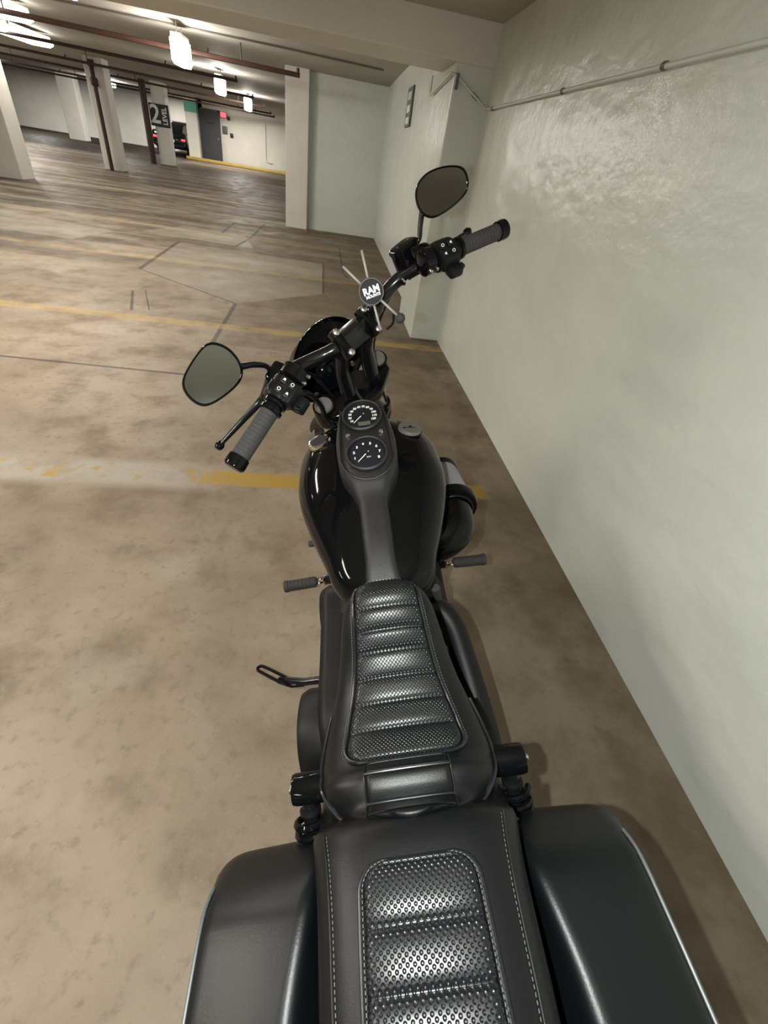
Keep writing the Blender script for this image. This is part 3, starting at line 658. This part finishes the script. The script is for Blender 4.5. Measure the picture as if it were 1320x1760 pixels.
# seam ridge round the tank side
def cap(u, v, name, m, chrome):
    w0 = tank_top(u, v); e = .004
    n = unit(np.cross((1, 0, (tank_top(u+e, v)-tank_top(u-e, v))/(2*e)), (0, 1, (tank_top(u, v+e)-tank_top(u, v-e))/(2*e))))
    n = unit(n+np.array([0, -.05, .6])); c = np.array([u, v, w0])
    if chrome:
        o = bb(MB().lathe([(.030, -.02), (.034, -.004), (.0345, .006), (.032, .011), (.027, .012), (.025, .009), (.0, .009)], c, n, 32), name, m, tank)
        bb(MB().lathe([(.0245, .0092), (.0235, .0105), (.0, .0105)], c, n, 28), 'fuel_gauge_face', 'dial', tank)
    else:
        o = bb(MB().lathe([(.031, -.02), (.033, -.004), (.034, .008), (.032, .012), (.0, .0125)], c, n, 32), name, m, tank)
        x, y, z = frame(n)
        bb(MB().lathe([(.034, -.006), (.0365, -.002), (.036, .002), (.034, .003)], c, n, 32), 'cap_ring', 'gloss', tank)
        fr_ = unit(np.array((0, 1, 0))-n*n[1]); ri = np.cross(fr_, n)
        P = [(-.022, -.003), (-.008, -.002), (-.003, .002), (-.001, .009), (.003, .009), (.004, .002), (.018, -.002), (.004, -.003), (.002, -.006), (-.003, -.003), (-.014, -.006), (-.02, -.010)]
        bb(MB().prism(P, c+n*.0126, ri, fr_, n, .0006), 'cap_emblem', 'dial', tank, smooth=False)
cap(-.129, 1.078, 'fuel_gauge', 'chrome', True)
cap(.126, 1.078, 'fuel_cap', 'capgrey', False)

# console with two gauges
Cw = [(1.079, .925), (1.064, .967), (1.039, .965), (1.009, .955), (.891, .915), (.854, .902), (.83, .892), (.80, .872), (.74, .85), (.68, .83), (.62, .803), (.575, .775)]
Ch = [(1.079, .022), (1.07, .040), (1.04, .060), (.99, .073), (.95, .077), (.90, .074), (.86, .064), (.83, .050), (.805, .041), (.78, .035), (.72, .0355), (.66, .0345), (.60, .040), (.575, .043)]
cv = [1.079-(1.079-.575)*i/56 for i in range(57)]
con = bb(MB().loft([se(v, interp(Ch, v), interp(Cw, v)-.06, .06, .06, 5.0, 48) for v in cv]), 'console', 'denim', angle=60)
AL = math.atan2(.04, .117); gey = np.array([0, math.cos(AL), math.sin(AL)]); gez = np.array([0, -math.sin(AL), math.cos(AL)]); gex = np.array([1., 0, 0])
PR = [(.066*math.cos(a), .894+.066*math.sin(a)) for a in np.linspace(pi*.02, -pi*1.02, 30)]
PR = [(.054, 1.04), (.061, .99), (.065, .94)]+PR+[(-.065, .94), (-.061, .99), (-.054, 1.04)]
bb(MB().tube([(u, v, interp(Cw, v)-.0015) for u, v in PR], .0035, 8), 'console_ridge', 'denim', con)
def rimtube(k):
    P = []
    for i in range(41):
        a = 2*pi*i/40; v = .962+.118*math.sin(a); P.append((interp(Ch, v)*.86*0+.060*math.cos(a)*1.0, v, 0))
    return P
def gauge(v, w_, label, nums, a0, a1, size, lcd):
    c = np.array([0, v, w_]) + gez*.004
    g = bb(MB().lathe([(.049, -.012), (.052, .0), (.0515, .006), (.048, .0095), (.0455, .008), (.044, .003), (.044, -.004), (.0, -.004)], c, gez, 48), 'gauge', 'denim'); g['label'] = label
    bb(MB().lathe([(.0437, -.002), (.0437, .003), (.0425, .0035), (.0415, .001), (.0, .001)], c, gez, 48), 'dial_face', 'dial', g)
    o = c+gez*.0014
    for i, t in enumerate(nums):
        a = R(a0+(a1-a0)*i/(len(nums)-1)); p = o+gex*.0315*math.cos(a)+gey*.0315*math.sin(a)
        text_mesh('dial_number', t, size, p, gex, gey, M['print'], g, BO, extrude=.0002, bold=.0005)
    a = R(226); d = gex*math.cos(a)+gey*math.sin(a); n = np.cross(gez, d)
    bb(MB().prism([(-.007, -.0013), (.033, -.0008), (.033, .0008), (-.007, .0013)], o+gez*.002, d, n, gez, .0008), 'needle', 'print', g, smooth=False)
    bb(MB().lathe([(.004, 0), (.004, .004), (.003, .0045)], o, gez, 16), 'needle_hub', 'dial', g)
    if lcd: bb(MB().box(o-gey*.027+gex*.003, (.0155, .006, .0006), (gex, gey, gez)), 'display', 'lcd', g, smooth=False)
    return g
gauge(1.008, .957, 'front round speedometer', [str(10*k) for k in range(1, 13)], 208, -28, .0085, True)
tg = gauge(.891, .917, 'rear round tachometer', [str(k) for k in range(1, 9)], 200, -28, .0095, False)
text_mesh('dial_legend', 'RPM', .0055, np.array([0.004, .891, .917])+gez*.0056-gey*.011, gex, gey, M['print'], tg, BO, extrude=.0002)
for s in (-1, 1):
    bb(MB().lathe([(.0075, -.004), (.0075, .003), (.0055, .006), (.0, .0068)], np.array([s*.0415, .955, .9365])+gez*.0, gez, 14), 'console_screw', 'chrome', con)
# ------------------------------------------------------------------ seat
Rw = [(.625, .735), (.612, .768), (.59, .787), (.565, .789), (.5376, .777), (.503, .750), (.472, .723), (.432, .698), (.3896, .684), (.344, .679), (.295, .687), (.28, .697), (.266, .710), (.246, .706), (.226, .699), (.214, .712), (.20, .744), (.192, .742)]
Rh = [(.625, .052), (.615, .072), (.59, .088), (.56, .097), (.50, .110), (.45, .124), (.40, .140), (.35, .153), (.31, .158), (.275, .154), (.25, .144), (.232, .129), (.218, .110), (.208, .088), (.200, .060), (.192, .022)]
def rh(v): return interp(Rh, v)
def rw(v): return interp(Rw, v)
RN = 3.0
def rtop(u, v):
    b = rw(v)-.085
    return b+.085*max(0, 1-abs(u/rh(v))**RN)**(1/RN)
rv = [.625, .621, .615, .605, .595, .58] + [.56-(.56-.21)*i/40 for i in range(41)] + [.205, .20, .196, .192]
seat = bb(MB().loft([se(v, rh(v), rw(v)-.085, .085, .02, RN, 64) for v in rv]), 'rider_seat', 'leather', angle=75)
# passenger section, also forming the skirts either side of the rider's bucket
Pw = [(.345, .575), (.31, .60), (.27, .622), (.235, .65), (.212, .69), (.196, .738), (.16, .752), (.10, .758), (0, .760), (-.2, .755), (-.30, .735), (-.35, .70), (-.365, .67)]
Ph = [(.345, .150), (.30, .166), (.26, .172), (.20, .162), (.15, .153), (.10, .148), (0, .143), (-.2, .125), (-.30, .10), (-.35, .06), (-.365, .03)]
def ph(v): return interp(Ph, v)
def pw(v): return interp(Pw, v)
PN = 3.2
def ptop(u, v):
    b = pw(v)-.10
    return b+.10*max(0, 1-abs(u/ph(v))**PN)**(1/PN)
pv = [.345-(.71)*i/60 for i in range(61)]
pil = bb(MB().loft([se(v, ph(v), pw(v)-.10, .10, .03, PN, 64) for v in pv]), 'passenger_seat', 'leather', angle=75)

def pad(name, v0, v1, hwf, seams, topf, m, parent, cr0, cr1, lift=.004, puff=.009, nv=120, nu=40):
    """ribbed pad: rows puffed between cross seams, edge turned down"""
    vs2 = [v0+(v1-v0)*i/nv for i in range(nv+1)]
    sm = sorted(seams)
    def hw(v):
        h = hwf(v)
        for ve, c in ((v0, cr0), (v1, cr1)):
            t = abs(v-ve)
            if c and t < c: h -= c*(1-math.sqrt(max(0, 1-(1-t/c)**2)))
        return max(h, .004)
    def height(u, v, e):
        lo = max([s for s in sm if s <= v+1e-9] or [v]); hi = min([s for s in sm if s > v+1e-9] or [v])
        x = (2*(v-lo)/(hi-lo)-1) if hi > lo else 0
        return topf(u, v)+lift+puff*(max(0, 1-abs(x)**2.6)**.5)*min(1, (1-abs(e))*9)**.5-(.006 if abs(e) > .999 else 0)
    G = [[(u_, v, height(u_, v, e)) for e in [-1+2*j/nu for j in range(nu+1)] for u_ in [hw(v)*e]] for v in vs2]
    mb = MB().loft(G, closed=False)
    o = bb(mb, name, m, parent, angle=180)
    ed = [(s*hw(v), v) for s in (1,) for v in vs2]+[(-hw(v), v) for v in reversed(vs2)]
    return o, hw
def piping(name, pts, r, topf, parent, m='piping', lift=.004, closed=False, n=8):
    P = [(u, v, topf(u, v)+lift) for u, v in pts]
    return bb(MB().tube(P, r, n), name, m, parent)
def stitches(name, pts, topf, parent, step=.0055, lift=.007, ln=.0034):
    P = [np.array((u, v, topf(u, v)+lift)) for u, v in pts]; mb = MB(); acc = 0
    for a, b in zip(P, P[1:]):
        L = np.linalg.norm(b-a)
        if L < 1e-6: continue
        d = (b-a)/L; t = step-acc
        while t < L:
            c = a+d*t; x = unit(np.cross(d, (0, 0, 1))); mb.box(c, (ln/2, .0006, .0005), (d, x, np.cross(d, x))); t += step
        acc = (acc+L) % step
    o = bb(mb, name, 'thread', parent, smooth=False); o['kind'] = 'stuff'; return o
Rp = [(.60, .060), (.56, .064), (.50, .070), (.432, .080), (.389, .090), (.344, .100), (.30, .107), (.28, .107)]
rp, rphw = pad('ribbed_pad', .600, .2935, lambda v: interp(Rp, v), [.600, .5376, .503, .472, .432, .3896, .344, .2935], rtop, 'pad', seat, .02, .034)
def outline(hw, v0, v1, k, n=90, both=True):
    A = [v0+(v1-v0)*(.5-.5*math.cos(pi*i/n)) for i in range(n+1)]
    return [(hw(v)+k, v) for v in A]+[(-(hw(v)+k), v) for v in reversed(A)]
rA = [v for v in np.linspace(.595, .2938, 100)]
def round_path(hw, A, k, vend):
    return [(hw(v)+k, v) for v in A]+[(-(hw(v)+k), v) for v in A[::-1]]
rpath = round_path(rphw, rA, .003, .29)
piping('pad_piping', rpath, .0032, rtop, seat, lift=.003)
stitches('pad_stitching', round_path(rphw, rA, .008, .29), rtop, seat, lift=.002)
# lumbar patch at the back of the bucket
lp, lphw = pad('lumbar_patch', .287, .206, lambda v: .071, [.287, .266, .227, .206], rtop, 'leather', seat, 0, 0, lift=.002, puff=.006, nv=50)
piping('lumbar_seam', [(u, .2665) for u in np.linspace(-.07, .07, 20)], .0022, rtop, seat, lift=.004)
piping('lumbar_seam', [(u, .227) for u in np.linspace(-.07, .07, 20)], .0022, rtop, seat, lift=.004)
for s in (-1, 1):
    piping('lumbar_seam', [(s*.071, v) for v in np.linspace(.284, .206, 14)], .0016, rtop, seat, lift=.003)
# seam where the bucket meets the passenger section
bw = [(s*rh(v)*.985, v) for s in (1,) for v in np.linspace(.40, .194, 60)]
piping('bucket_piping', bw+[(-u, v) for u, v in bw[::-1]], .0030, lambda u, v: rtop(u*.985, v), seat, lift=.001)
Pp = [(.145, .075), (.05, .076), (-.30, .072)]
pp, pphw = pad('woven_pad', .1425, -.29, lambda v: interp(Pp, v), [.1425, .078, .021, -.036, -.093, -.15, -.21, -.29], ptop, 'padbig', pil, .03, .03, puff=.008, nv=160)
pA = np.linspace(.1424, -.2895, 120)
piping('pad_piping', [(-(pphw(v)+.004), v) for v in pA[::-1]]+[(pphw(v)+.004, v) for v in pA], .0034, ptop, pil, lift=.003)
stitches('pad_stitching', [(-(pphw(v)+.0), v) for v in pA[::-1]]+[(pphw(v)+.0, v) for v in pA], ptop, pil, lift=.0085)
for s in (-1, 1):
    q = [(s*(ph(v)-.026), v) for v in np.linspace(.19, -.26, 50)]
    piping('side_seam', q, .0014, ptop, pil, lift=.0005)
    stitches('side_stitching', [(u-s*.004, v) for u, v in q], ptop, pil, step=.006, lift=.0008)

# fender struts beside the seat
for s in (-1, 1):
    P = [(.30, .60), (.20, .615), (.0, .60), (-.25, .54), (-.28, .50), (-.25, .47), (.0, .52), (.2, .53), (.30, .53)]
    f = bb(MB().prism(P, (s*.128, 0, 0), (0, 1, 0), (0, 0, 1), (s, 0, 0), .016), 'fender_strut', 'gloss', bevel=.004)
    for v in (.14, .05, -.06):
        bb(MB().lathe([(.012, 0), (.012, .006), (.006, .009)], (s*.144, v, .575), (s, 0, 0), 12), 'strut_bolt', 'gloss', f)
# rear shocks
for s in (-1, 1):
    a, b = np.array([s*.183, .285, .615]), np.array([s*.183, .02, .35]); d = unit(b-a)
    sh = bb(MB().tube([a, b], .014, 12), 'rear_shock', 'sblack'); sh['label'] = ('left' if s < 0 else 'right')+' rear coil-over shock'
    bb(MB().lathe([(.020, -.036), (.0245, -.032), (.026, -.02), (.026, .02), (.0245, .026), (.016, .028)], a+np.array([0, .004, .004]), (s, 0, 0), 24), 'shock_mount', 'gloss', sh)
    bb(MB().lathe([(.006, -.004), (.006, .002), (.004, .004)], a+np.array([s*.031, .004, .004]), (s, 0, 0), 12), 'mount_bolt', 'bolt', sh)
    x, y, z = frame(d); L = np.linalg.norm(b-a)
    sp = [a+d*(.044+(L-.09)*i/(17*16))+.0265*(math.cos(2*pi*i/16)*x+math.sin(2*pi*i/16)*y) for i in range(17*16+1)]
    bb(MB().tube(sp, .0062, 8), 'coil_spring', 'gloss', sh)
    bb(MB().lathe([(.014, .026), (.019, .029), (.019, .036), (.014, .039)], a, d, 20), 'spring_collar', 'mblack', sh)
    bb(MB().tube([np.array([s*.15, .62, .34]), np.array([s*.165, .3, .32]), np.array([s*.165, .07, .32])], .022, 10), 'swingarm', 'sblack')

# frame, engine
for s in (-1, 1):
    bb(MB().tube([(s*.05, 1.25, .80), (s*.11, 1.24, .55), (s*.12, 1.18, .25), (s*.12, 1.0, .17), (s*.12, .70, .18), (s*.12, .62, .35), (s*.11, .55, .58)], .017, 10, sm=5), 'frame_tube', 'sblack')
    bb(MB().tube([(s*.03, 1.28, .76), (s*.05, .9, .68), (s*.08, .62, .64), (s*.12, .35, .60)], .017, 10, sm=4), 'frame_tube', 'sblack')
eng = bb(MB().loft([se(v, h, .33, a, b, 3.2, 32) for v, h, a, b in ((1.12, .08, .07, .07), (1.08, .12, .11, .12), (.95, .13, .12, .14), (.80, .125, .13, .14), (.66, .12, .12, .13), (.60, .09, .09, .09))]), 'engine', 'mblack')
for v0, v1 in ((.90, .80), (.97, 1.09)):
    a, b = np.array([0, v0, .40]), np.array([0, v1, .66]); d = unit(b-a); x = np.array([1., 0, 0]); y = np.cross(d, x)
    cy = bb(MB().tube([a, b], .055, 20), 'cylinder', 'mblack', eng)
    mb = MB()
    for k in range(11):
        c = a+d*(.05+k*.014); mb.loft([[c+d*h+.078*(sgnpow(math.cos(t), .7)*x+sgnpow(math.sin(t), .7)*y) for t in [2*pi*i/24 for i in range(24)]] for h in (0, .004)])
    f = bb(mb, 'cooling_fins', 'sblack', eng); f['kind'] = 'stuff'
    bb(MB().box(a+d*.245, (.055, .06, .03), (x, y, d)), 'rocker_cover', 'gloss', eng, bevel=.015)
oil = bb(MB().loft([se(v, h, .46, .10, .10, 4, 32) for v, h in ((.62, .10), (.60, .125), (.45, .13), (.34, .125), (.32, .10))]), 'oil_tank', 'sblack')

# primary cover, left
PO = [(.94, .36), (.93, .42), (.88, .455), (.80, .455), (.62, .465), (.54, .475), (.45, .46), (.40, .40), (.40, .30), (.46, .22), (.55, .21), (.65, .24), (.82, .23), (.91, .25)]
q = spline([np.array(p) for p in PO]+[np.array(PO[0])], 4)[:-1]
def pr(k, u, bulge=0): 
    c = np.array([.67, .34]); return [(u, c[0]+(p[0]-c[0])*k, c[1]+(p[1]-c[1])*k) for p in q]
pc = bb(MB().loft([pr(1, -.10), pr(1, -.180), pr(.97, -.196), pr(.90, -.202)]), 'primary_cover', 'mblack', angle=50)
bb(MB().lathe([(.118, -.02), (.118, .034), (.110, .050), (.09, .056), (.0, .058)], (-.205, .50, .335), (-1, 0, 0), 36), 'derby_cover', 'mblack', pc)
bb(MB().lathe([(.092, -.02), (.092, .006), (.085, .012), (.0, .013)], (-.200, .86, .345), (-1, 0, 0), 30), 'inspection_cover', 'mblack', pc)
for v, w_ in ((.915, .425), (.805, .462), (.68, .468)):
    bb(MB().lathe([(.009, 0), (.009, .008), (.005, .010)], (-.184, v, w_-.022), (-.5, 0, .86), 12), 'cover_bolt', 'chrome', pc)
    bb(MB().box((-.175, v, w_-.025), (.016, .020, .012)), 'bolt_boss', 'mblack', pc, bevel=.006)

# exhaust and right-hand covers
ex = bb(MB().tube([(.10, 1.10, .56), (.15, 1.14, .50), (.165, 1.08, .36), (.165, .95, .28), (.165, .80, .25), (.17, .60, .24), (.175, .3, .24), (.18, -.15, .25)], [.024, .028, .032, .034, .036, .038, .042, .046], 20, sm=8), 'exhaust_pipe', 'mblack')
bb(MB().tube([(.07, .70, .545), (.130, .695, .535), (.160, .655, .51), (.172, .58, .475), (.183, .48, .43), (.19, .36, .38)], [.028, .030, .031, .032, .033, .034], 20, sm=8), 'heat_shield', 'mblack', ex)
bb(MB().loft([se(v, h, .39, a, a, 2.6, 28) for v, h, a in ((1.0, .10, .05), (.97, .15, .085), (.87, .178, .095), (.79, .178, .09), (.75, .15, .06))]), 'cam_cover', 'mblack', eng)
bb(MB().tube([(.125, .70, .62), (.135, .72, .52), (.14, .72, .40)], .012, 8, sm=4), 'vent_hose', 'rubber', eng)

# intake: cone filter, clamp ring and elbow
ac = bb(MB().tube([(.07, .93, .56), (.16, .90, .58), (.215, .925, .595), (.232, .985, .60), (.235, 1.02, .602)], [.05, .060, .062, .060, .056], 28, sm=8), 'air_intake', 'gloss')
ac['label'] = 'gloss black intake elbow with grey cone filter'
fa_, fb_ = np.array([.236, 1.015, .602]), np.array([.242, 1.20, .607]); fd = unit(fb_-fa_); x, y, z = frame(fd)
bb(MB().lathe([(.055, -.006), (.077, -.002), (.080, .006), (.080, .022), (.074, .028), (.060, .030)], fa_, fd, 36), 'filter_ring', 'gloss', ac)
rings = []
for h, rr in ((.026, .067), (.19, .046)):
    rings.append([fa_+fd*h+(rr*(1+(.035 if k % 2 else -.035)))*(math.cos(2*pi*k/96)*x+math.sin(2*pi*k/96)*y) for k in range(96)])
bb(MB().loft(rings), 'filter_element', 'filter', ac, smooth=False)
bb(MB().lathe([(.049, .184), (.052, .188), (.052, .204), (.044, .210), (.0, .211)], fa_, fd, 30), 'filter_end_cap', 'sblack', ac)
bb(MB().lathe([(.061, -.016), (.0635, -.014), (.0635, -.006), (.061, -.004)], fa_, fd, 30, False), 'hose_clamp', 'mblack', ac)

# foot pegs
for s in (-1, 1):
    a, b = np.array([s*.245, 1.035, .33]), np.array([s*.355, 1.028, .333]); d = unit(b-a)
    prof = []
    for k in range(7): prof += [(.0190, .006+k*.0135), (.0190, .017+k*.0135), (.0184, .0175+k*.0135), (.0184, .0187+k*.0135)]
    pg = bb(MB().lathe([(.016, 0)]+prof+[(.021, .100), (.021, .112), (.017, .115)], a, d, 20), 'foot_peg', 'rubber'); pg['label'] = ('left' if s < 0 else 'right')+' rubber foot peg'
    bb(MB().torus(a-d*.012, (0, .3, 1), .012, .006, 20, 8), 'peg_clevis', 'chrome', pg)
    bb(MB().lathe([(.007, -.018), (.009, -.01), (.009, .01), (.007, .018)], a-d*.026+np.array([0, -.004, 0]), (0, 0, 1), 12), 'clevis_pin', 'chrome', pg)
    bb(MB().box(a-d*.065, (.045, .012, .014)), 'peg_bracket', 'sblack', pg, bevel=.004)
sl = bb(MB().lathe([(.010, 0), (.0125, .004), (.0125, .042), (.010, .046)], (-.235, 1.232, .33), (-1, 0, 0), 16), 'shift_lever', 'rubber')
bb(MB().tube([(-.235, 1.232, .33), (-.215, 1.22, .325), (-.19, 1.05, .30)], .007, 8, sm=4), 'lever_arm', 'sblack', sl)
bp_ = bb(MB().box((.245, 1.21, .31), (.035, .022, .006)), 'brake_pedal', 'sblack', bevel=.004)
bb(MB().tube([(.215, 1.21, .31), (.20, 1.12, .29), (.18, 1.02, .28)], .008, 8, sm=4), 'pedal_arm', 'sblack', bp_)

# side stand with its loop foot
ks = bb(MB().tube([(-.12, .72, .16), (-.20, .765, .142), (-.325, .785, .110), (-.392, .800, .116)], [.014, .0135, .013, .010], 12), 'side_stand', 'sblack')
lo = [(-.385, .803, .113), (-.395, .786, .117), (-.47, .828, .132), (-.487, .842, .136), (-.480, .853, .134), (-.46, .848, .130), (-.385, .806, .113)]
bb(MB().tube(spline([np.array(p) for p in lo], 5), .0055, 8), 'stand_loop', 'sblack', ks)
bb(MB().tube([(-.325, .785, .104), (-.37, .795, .093), (-.42, .81, .103)], [.014, .016, .012], 10, flat=.5), 'stand_foot', 'sblack', ks)

# ------------------------------------------------------------------ saddlebags
def rpoly(P, r, n=5):
    """polygon with rounded corners, same point count"""
    out = []; m = len(P)
    for i in range(m):
        p0, p1, p2 = (np.array(P[(i+k-1) % m], float) for k in range(3)); rr = min(r[i], .45*np.linalg.norm(p0-p1), .45*np.linalg.norm(p2-p1))
        a, b = p1+unit(p0-p1)*rr, p1+unit(p2-p1)*rr
        for k in range(n+1):
            t = k/n; out.append((1-t)**2*a+2*t*(1-t)*p1+t*t*b)
    return out
BT = [(.236, .50), (.232, .545), (.225, .572), (.208, .598), (.18, .625), (.152, .652), (.135, .662), (.10, .667), (0, .669), (-.25, .664), (-.34, .63), (-.37, .57), (-.38, .50)]
def bagring(s, v, ins=0, lid=0):
    wt = interp(BT, v); f = min(1, max(0, (.2375-v)/.05)); g = min(1, max(0, (v+.385)/.06)); k = min(math.sqrt(max(0, 1-(1-f)**2)), math.sqrt(max(0, 1-(1-g)**2)))
    wb = .33+.09*(1-k); ui = .148+.010*(1-k); uo = .300+.045*k
    wt2 = wt-.030
    uc = interp([(.24, .152), (.145, .160), (0, .184), (-.38, .205)], v)+.010*(1-k)
    P = [(ui, wt-.075), (uc, wt), (uo-.01, wt2), (uo+.03*k+.004, .50), (uo+.026*k, .40), (uo-.03, wb), (ui+.02, wb), (ui, wb+.03)]
    P = rpoly(P, [.03, .022, .022, .05, .05, .05, .03, .03])
    return [(s*p[0], v, p[1]) for p in P]
for s in (-1, 1):
    side = 'left' if s < 0 else 'right'
    base = (s*.26, 0, .33)
    bag = bike_thing('saddlebag', base, side+(' black leather saddlebag on the open floor side of the motorcycle' if s < 0 else ' black leather saddlebag on the wall side of the motorcycle'), 'saddlebag', 'leather saddlebags')
    vs3 = [.237, .2355, .2325, .2285, .2225, .2145, .20, .185]+[.17-.03*i for i in range(16)]+[-.31, -.335, -.355, -.37, -.379, -.383]
    MB().loft([bagring(s, v) for v in vs3]).build('bag_body', M['bagleather'], bag, off=base, angle=70)
    for dv, ww in ((0, 0), (.0075, -.007)):
        P = []
        for v in np.linspace(.17, -.33, 40):
            rg = bagring(s, v); p = rg[12+3]; P.append((p[0]+s*(.001+dv*.45), v, p[2]+.001+ww))
        MB().tube(P, .0026, 8).build('lid_welt', M['welt'], bag, off=base)
    for v in (.205,):
        p = bagring(s, v)[10]
        MB().lathe([(.005, -.003), (.006, .001), (.003, .004)], p, (0, .5, .86), 12).build('rivet', M['sblack'], bag, off=base)
    # mounting rail between bag and strut
    MB().tube([(s*.153, .12, .585), (s*.153, -.25, .565)], .005, 8).build('mounting_rail', M['gloss'], bag, off=base)

# ------------------------------------------------------------------ phone mount on the right bar
mc = np.array([.0643, 1.158, 1.211]); mn = unit((-.0416, -.9717, .2323)); mx = unit(np.cross((0, 0, 1), mn)); my = np.cross(mn, mx)
# photo-like roll of the holder
ca, sa = math.cos(R(-4)), math.sin(R(-4)); mx, my = mx*ca+my*sa, my*ca-mx*sa
base = tuple(st((.10, 1.19, 1.11))); KS = .9
ph_ = bike_thing('phone_holder', base, 'black and steel four-armed phone holder clamped on the handlebar', 'phone holder')
def pb(mb, name, m, parent=None, **k): return mb.build(name, M[m], parent or ph_, off=base, **k)
disc = pb(MB().lathe([(.0234, -.011), (.030, -.009), (.031, -.002), (.030, .003), (.028, .0035), (.028, .002), (.0, .002)], mc, mn, 40), 'centre_disc', 'dial')
pb(MB().lathe([(.0292, .0015), (.0300, .0042), (.0287, .0042), (.0284, .002)], mc, mn, 40, False), 'disc_rim', 'capgrey', disc)
tx = unit(mx+my*.30); ty = np.cross(mn, tx)
text_mesh('lettering', 'RAM', .0222, mc+mn*.0026+ty*.003+mx*.001, tx, ty, M['print'], disc, base, bold=.0009, sx=.92)
text_mesh('lettering', 'MOUNTS', .0088, mc+mn*.0026-ty*.0095+mx*.002, tx, ty, M['print'], disc, base, bold=.0005, sx=1.0)
for i, (a, b) in enumerate((((-.008, .034), (-.021, .100)), ((-.028, .020), (-.074, .064)), ((.006, -.034), (.022, -.100)), ((.026, -.022), (.070, -.062)))):
    p0, p1 = mc+(mx*a[0]+my*a[1])*KS-mn*.006, mc+(mx*b[0]+my*b[1])*KS-mn*.006; d = unit(p1-p0); q_ = np.cross(mn, d)
    ar = pb(MB().box((p0+p1)/2, (np.linalg.norm(p1-p0)/2, .0030, .0014), (d, q_, mn)), 'holder_arm', 'armsteel', bevel=.0008)
    if i == 3:
        pb(MB().lathe([(.004, -.010), (.0095, -.007), (.0125, 0), (.0095, .007), (.004, .010)], p1+d*.010, mn, 18), 'rubber_tip', 'rubber', ar)
    else:
        pb(MB().lathe([(.002, -.004), (.004, 0), (.002, .004)], p1+d*.002, mn, 10), 'rubber_tip', 'rubber', ar)
pb(MB().lathe([(.012, 0), (.0145, .012), (.0125, .026), (.010, .04)], mc-mn*.012, -mn, 18), 'ball_socket', 'sblack')
bc = st((.115, 1.20, 1.128))
pb(MB().tube([mc-mn*.035, (mc-mn*.05)*.5+bc*.5+np.array([0, .01, 0]), bc], [.012, .013, .014], 14), 'socket_arm', 'mblack')
pb(MB().lathe([(.018, -.014), (.021, -.010), (.021, .010), (.018, .014)], st((.105, 1.202, 1.112)), st((1, .25, .1), True), 20), 'bar_clamp', 'sblack')
pb(MB().tube([mc+mx*.054-my*.052-mn*.01, mc+mx*.052-my*.074-mn*.02, mc+mx*.036-my*.088-mn*.03], .0032, 8, sm=5), 'clip_wire', 'mblack')
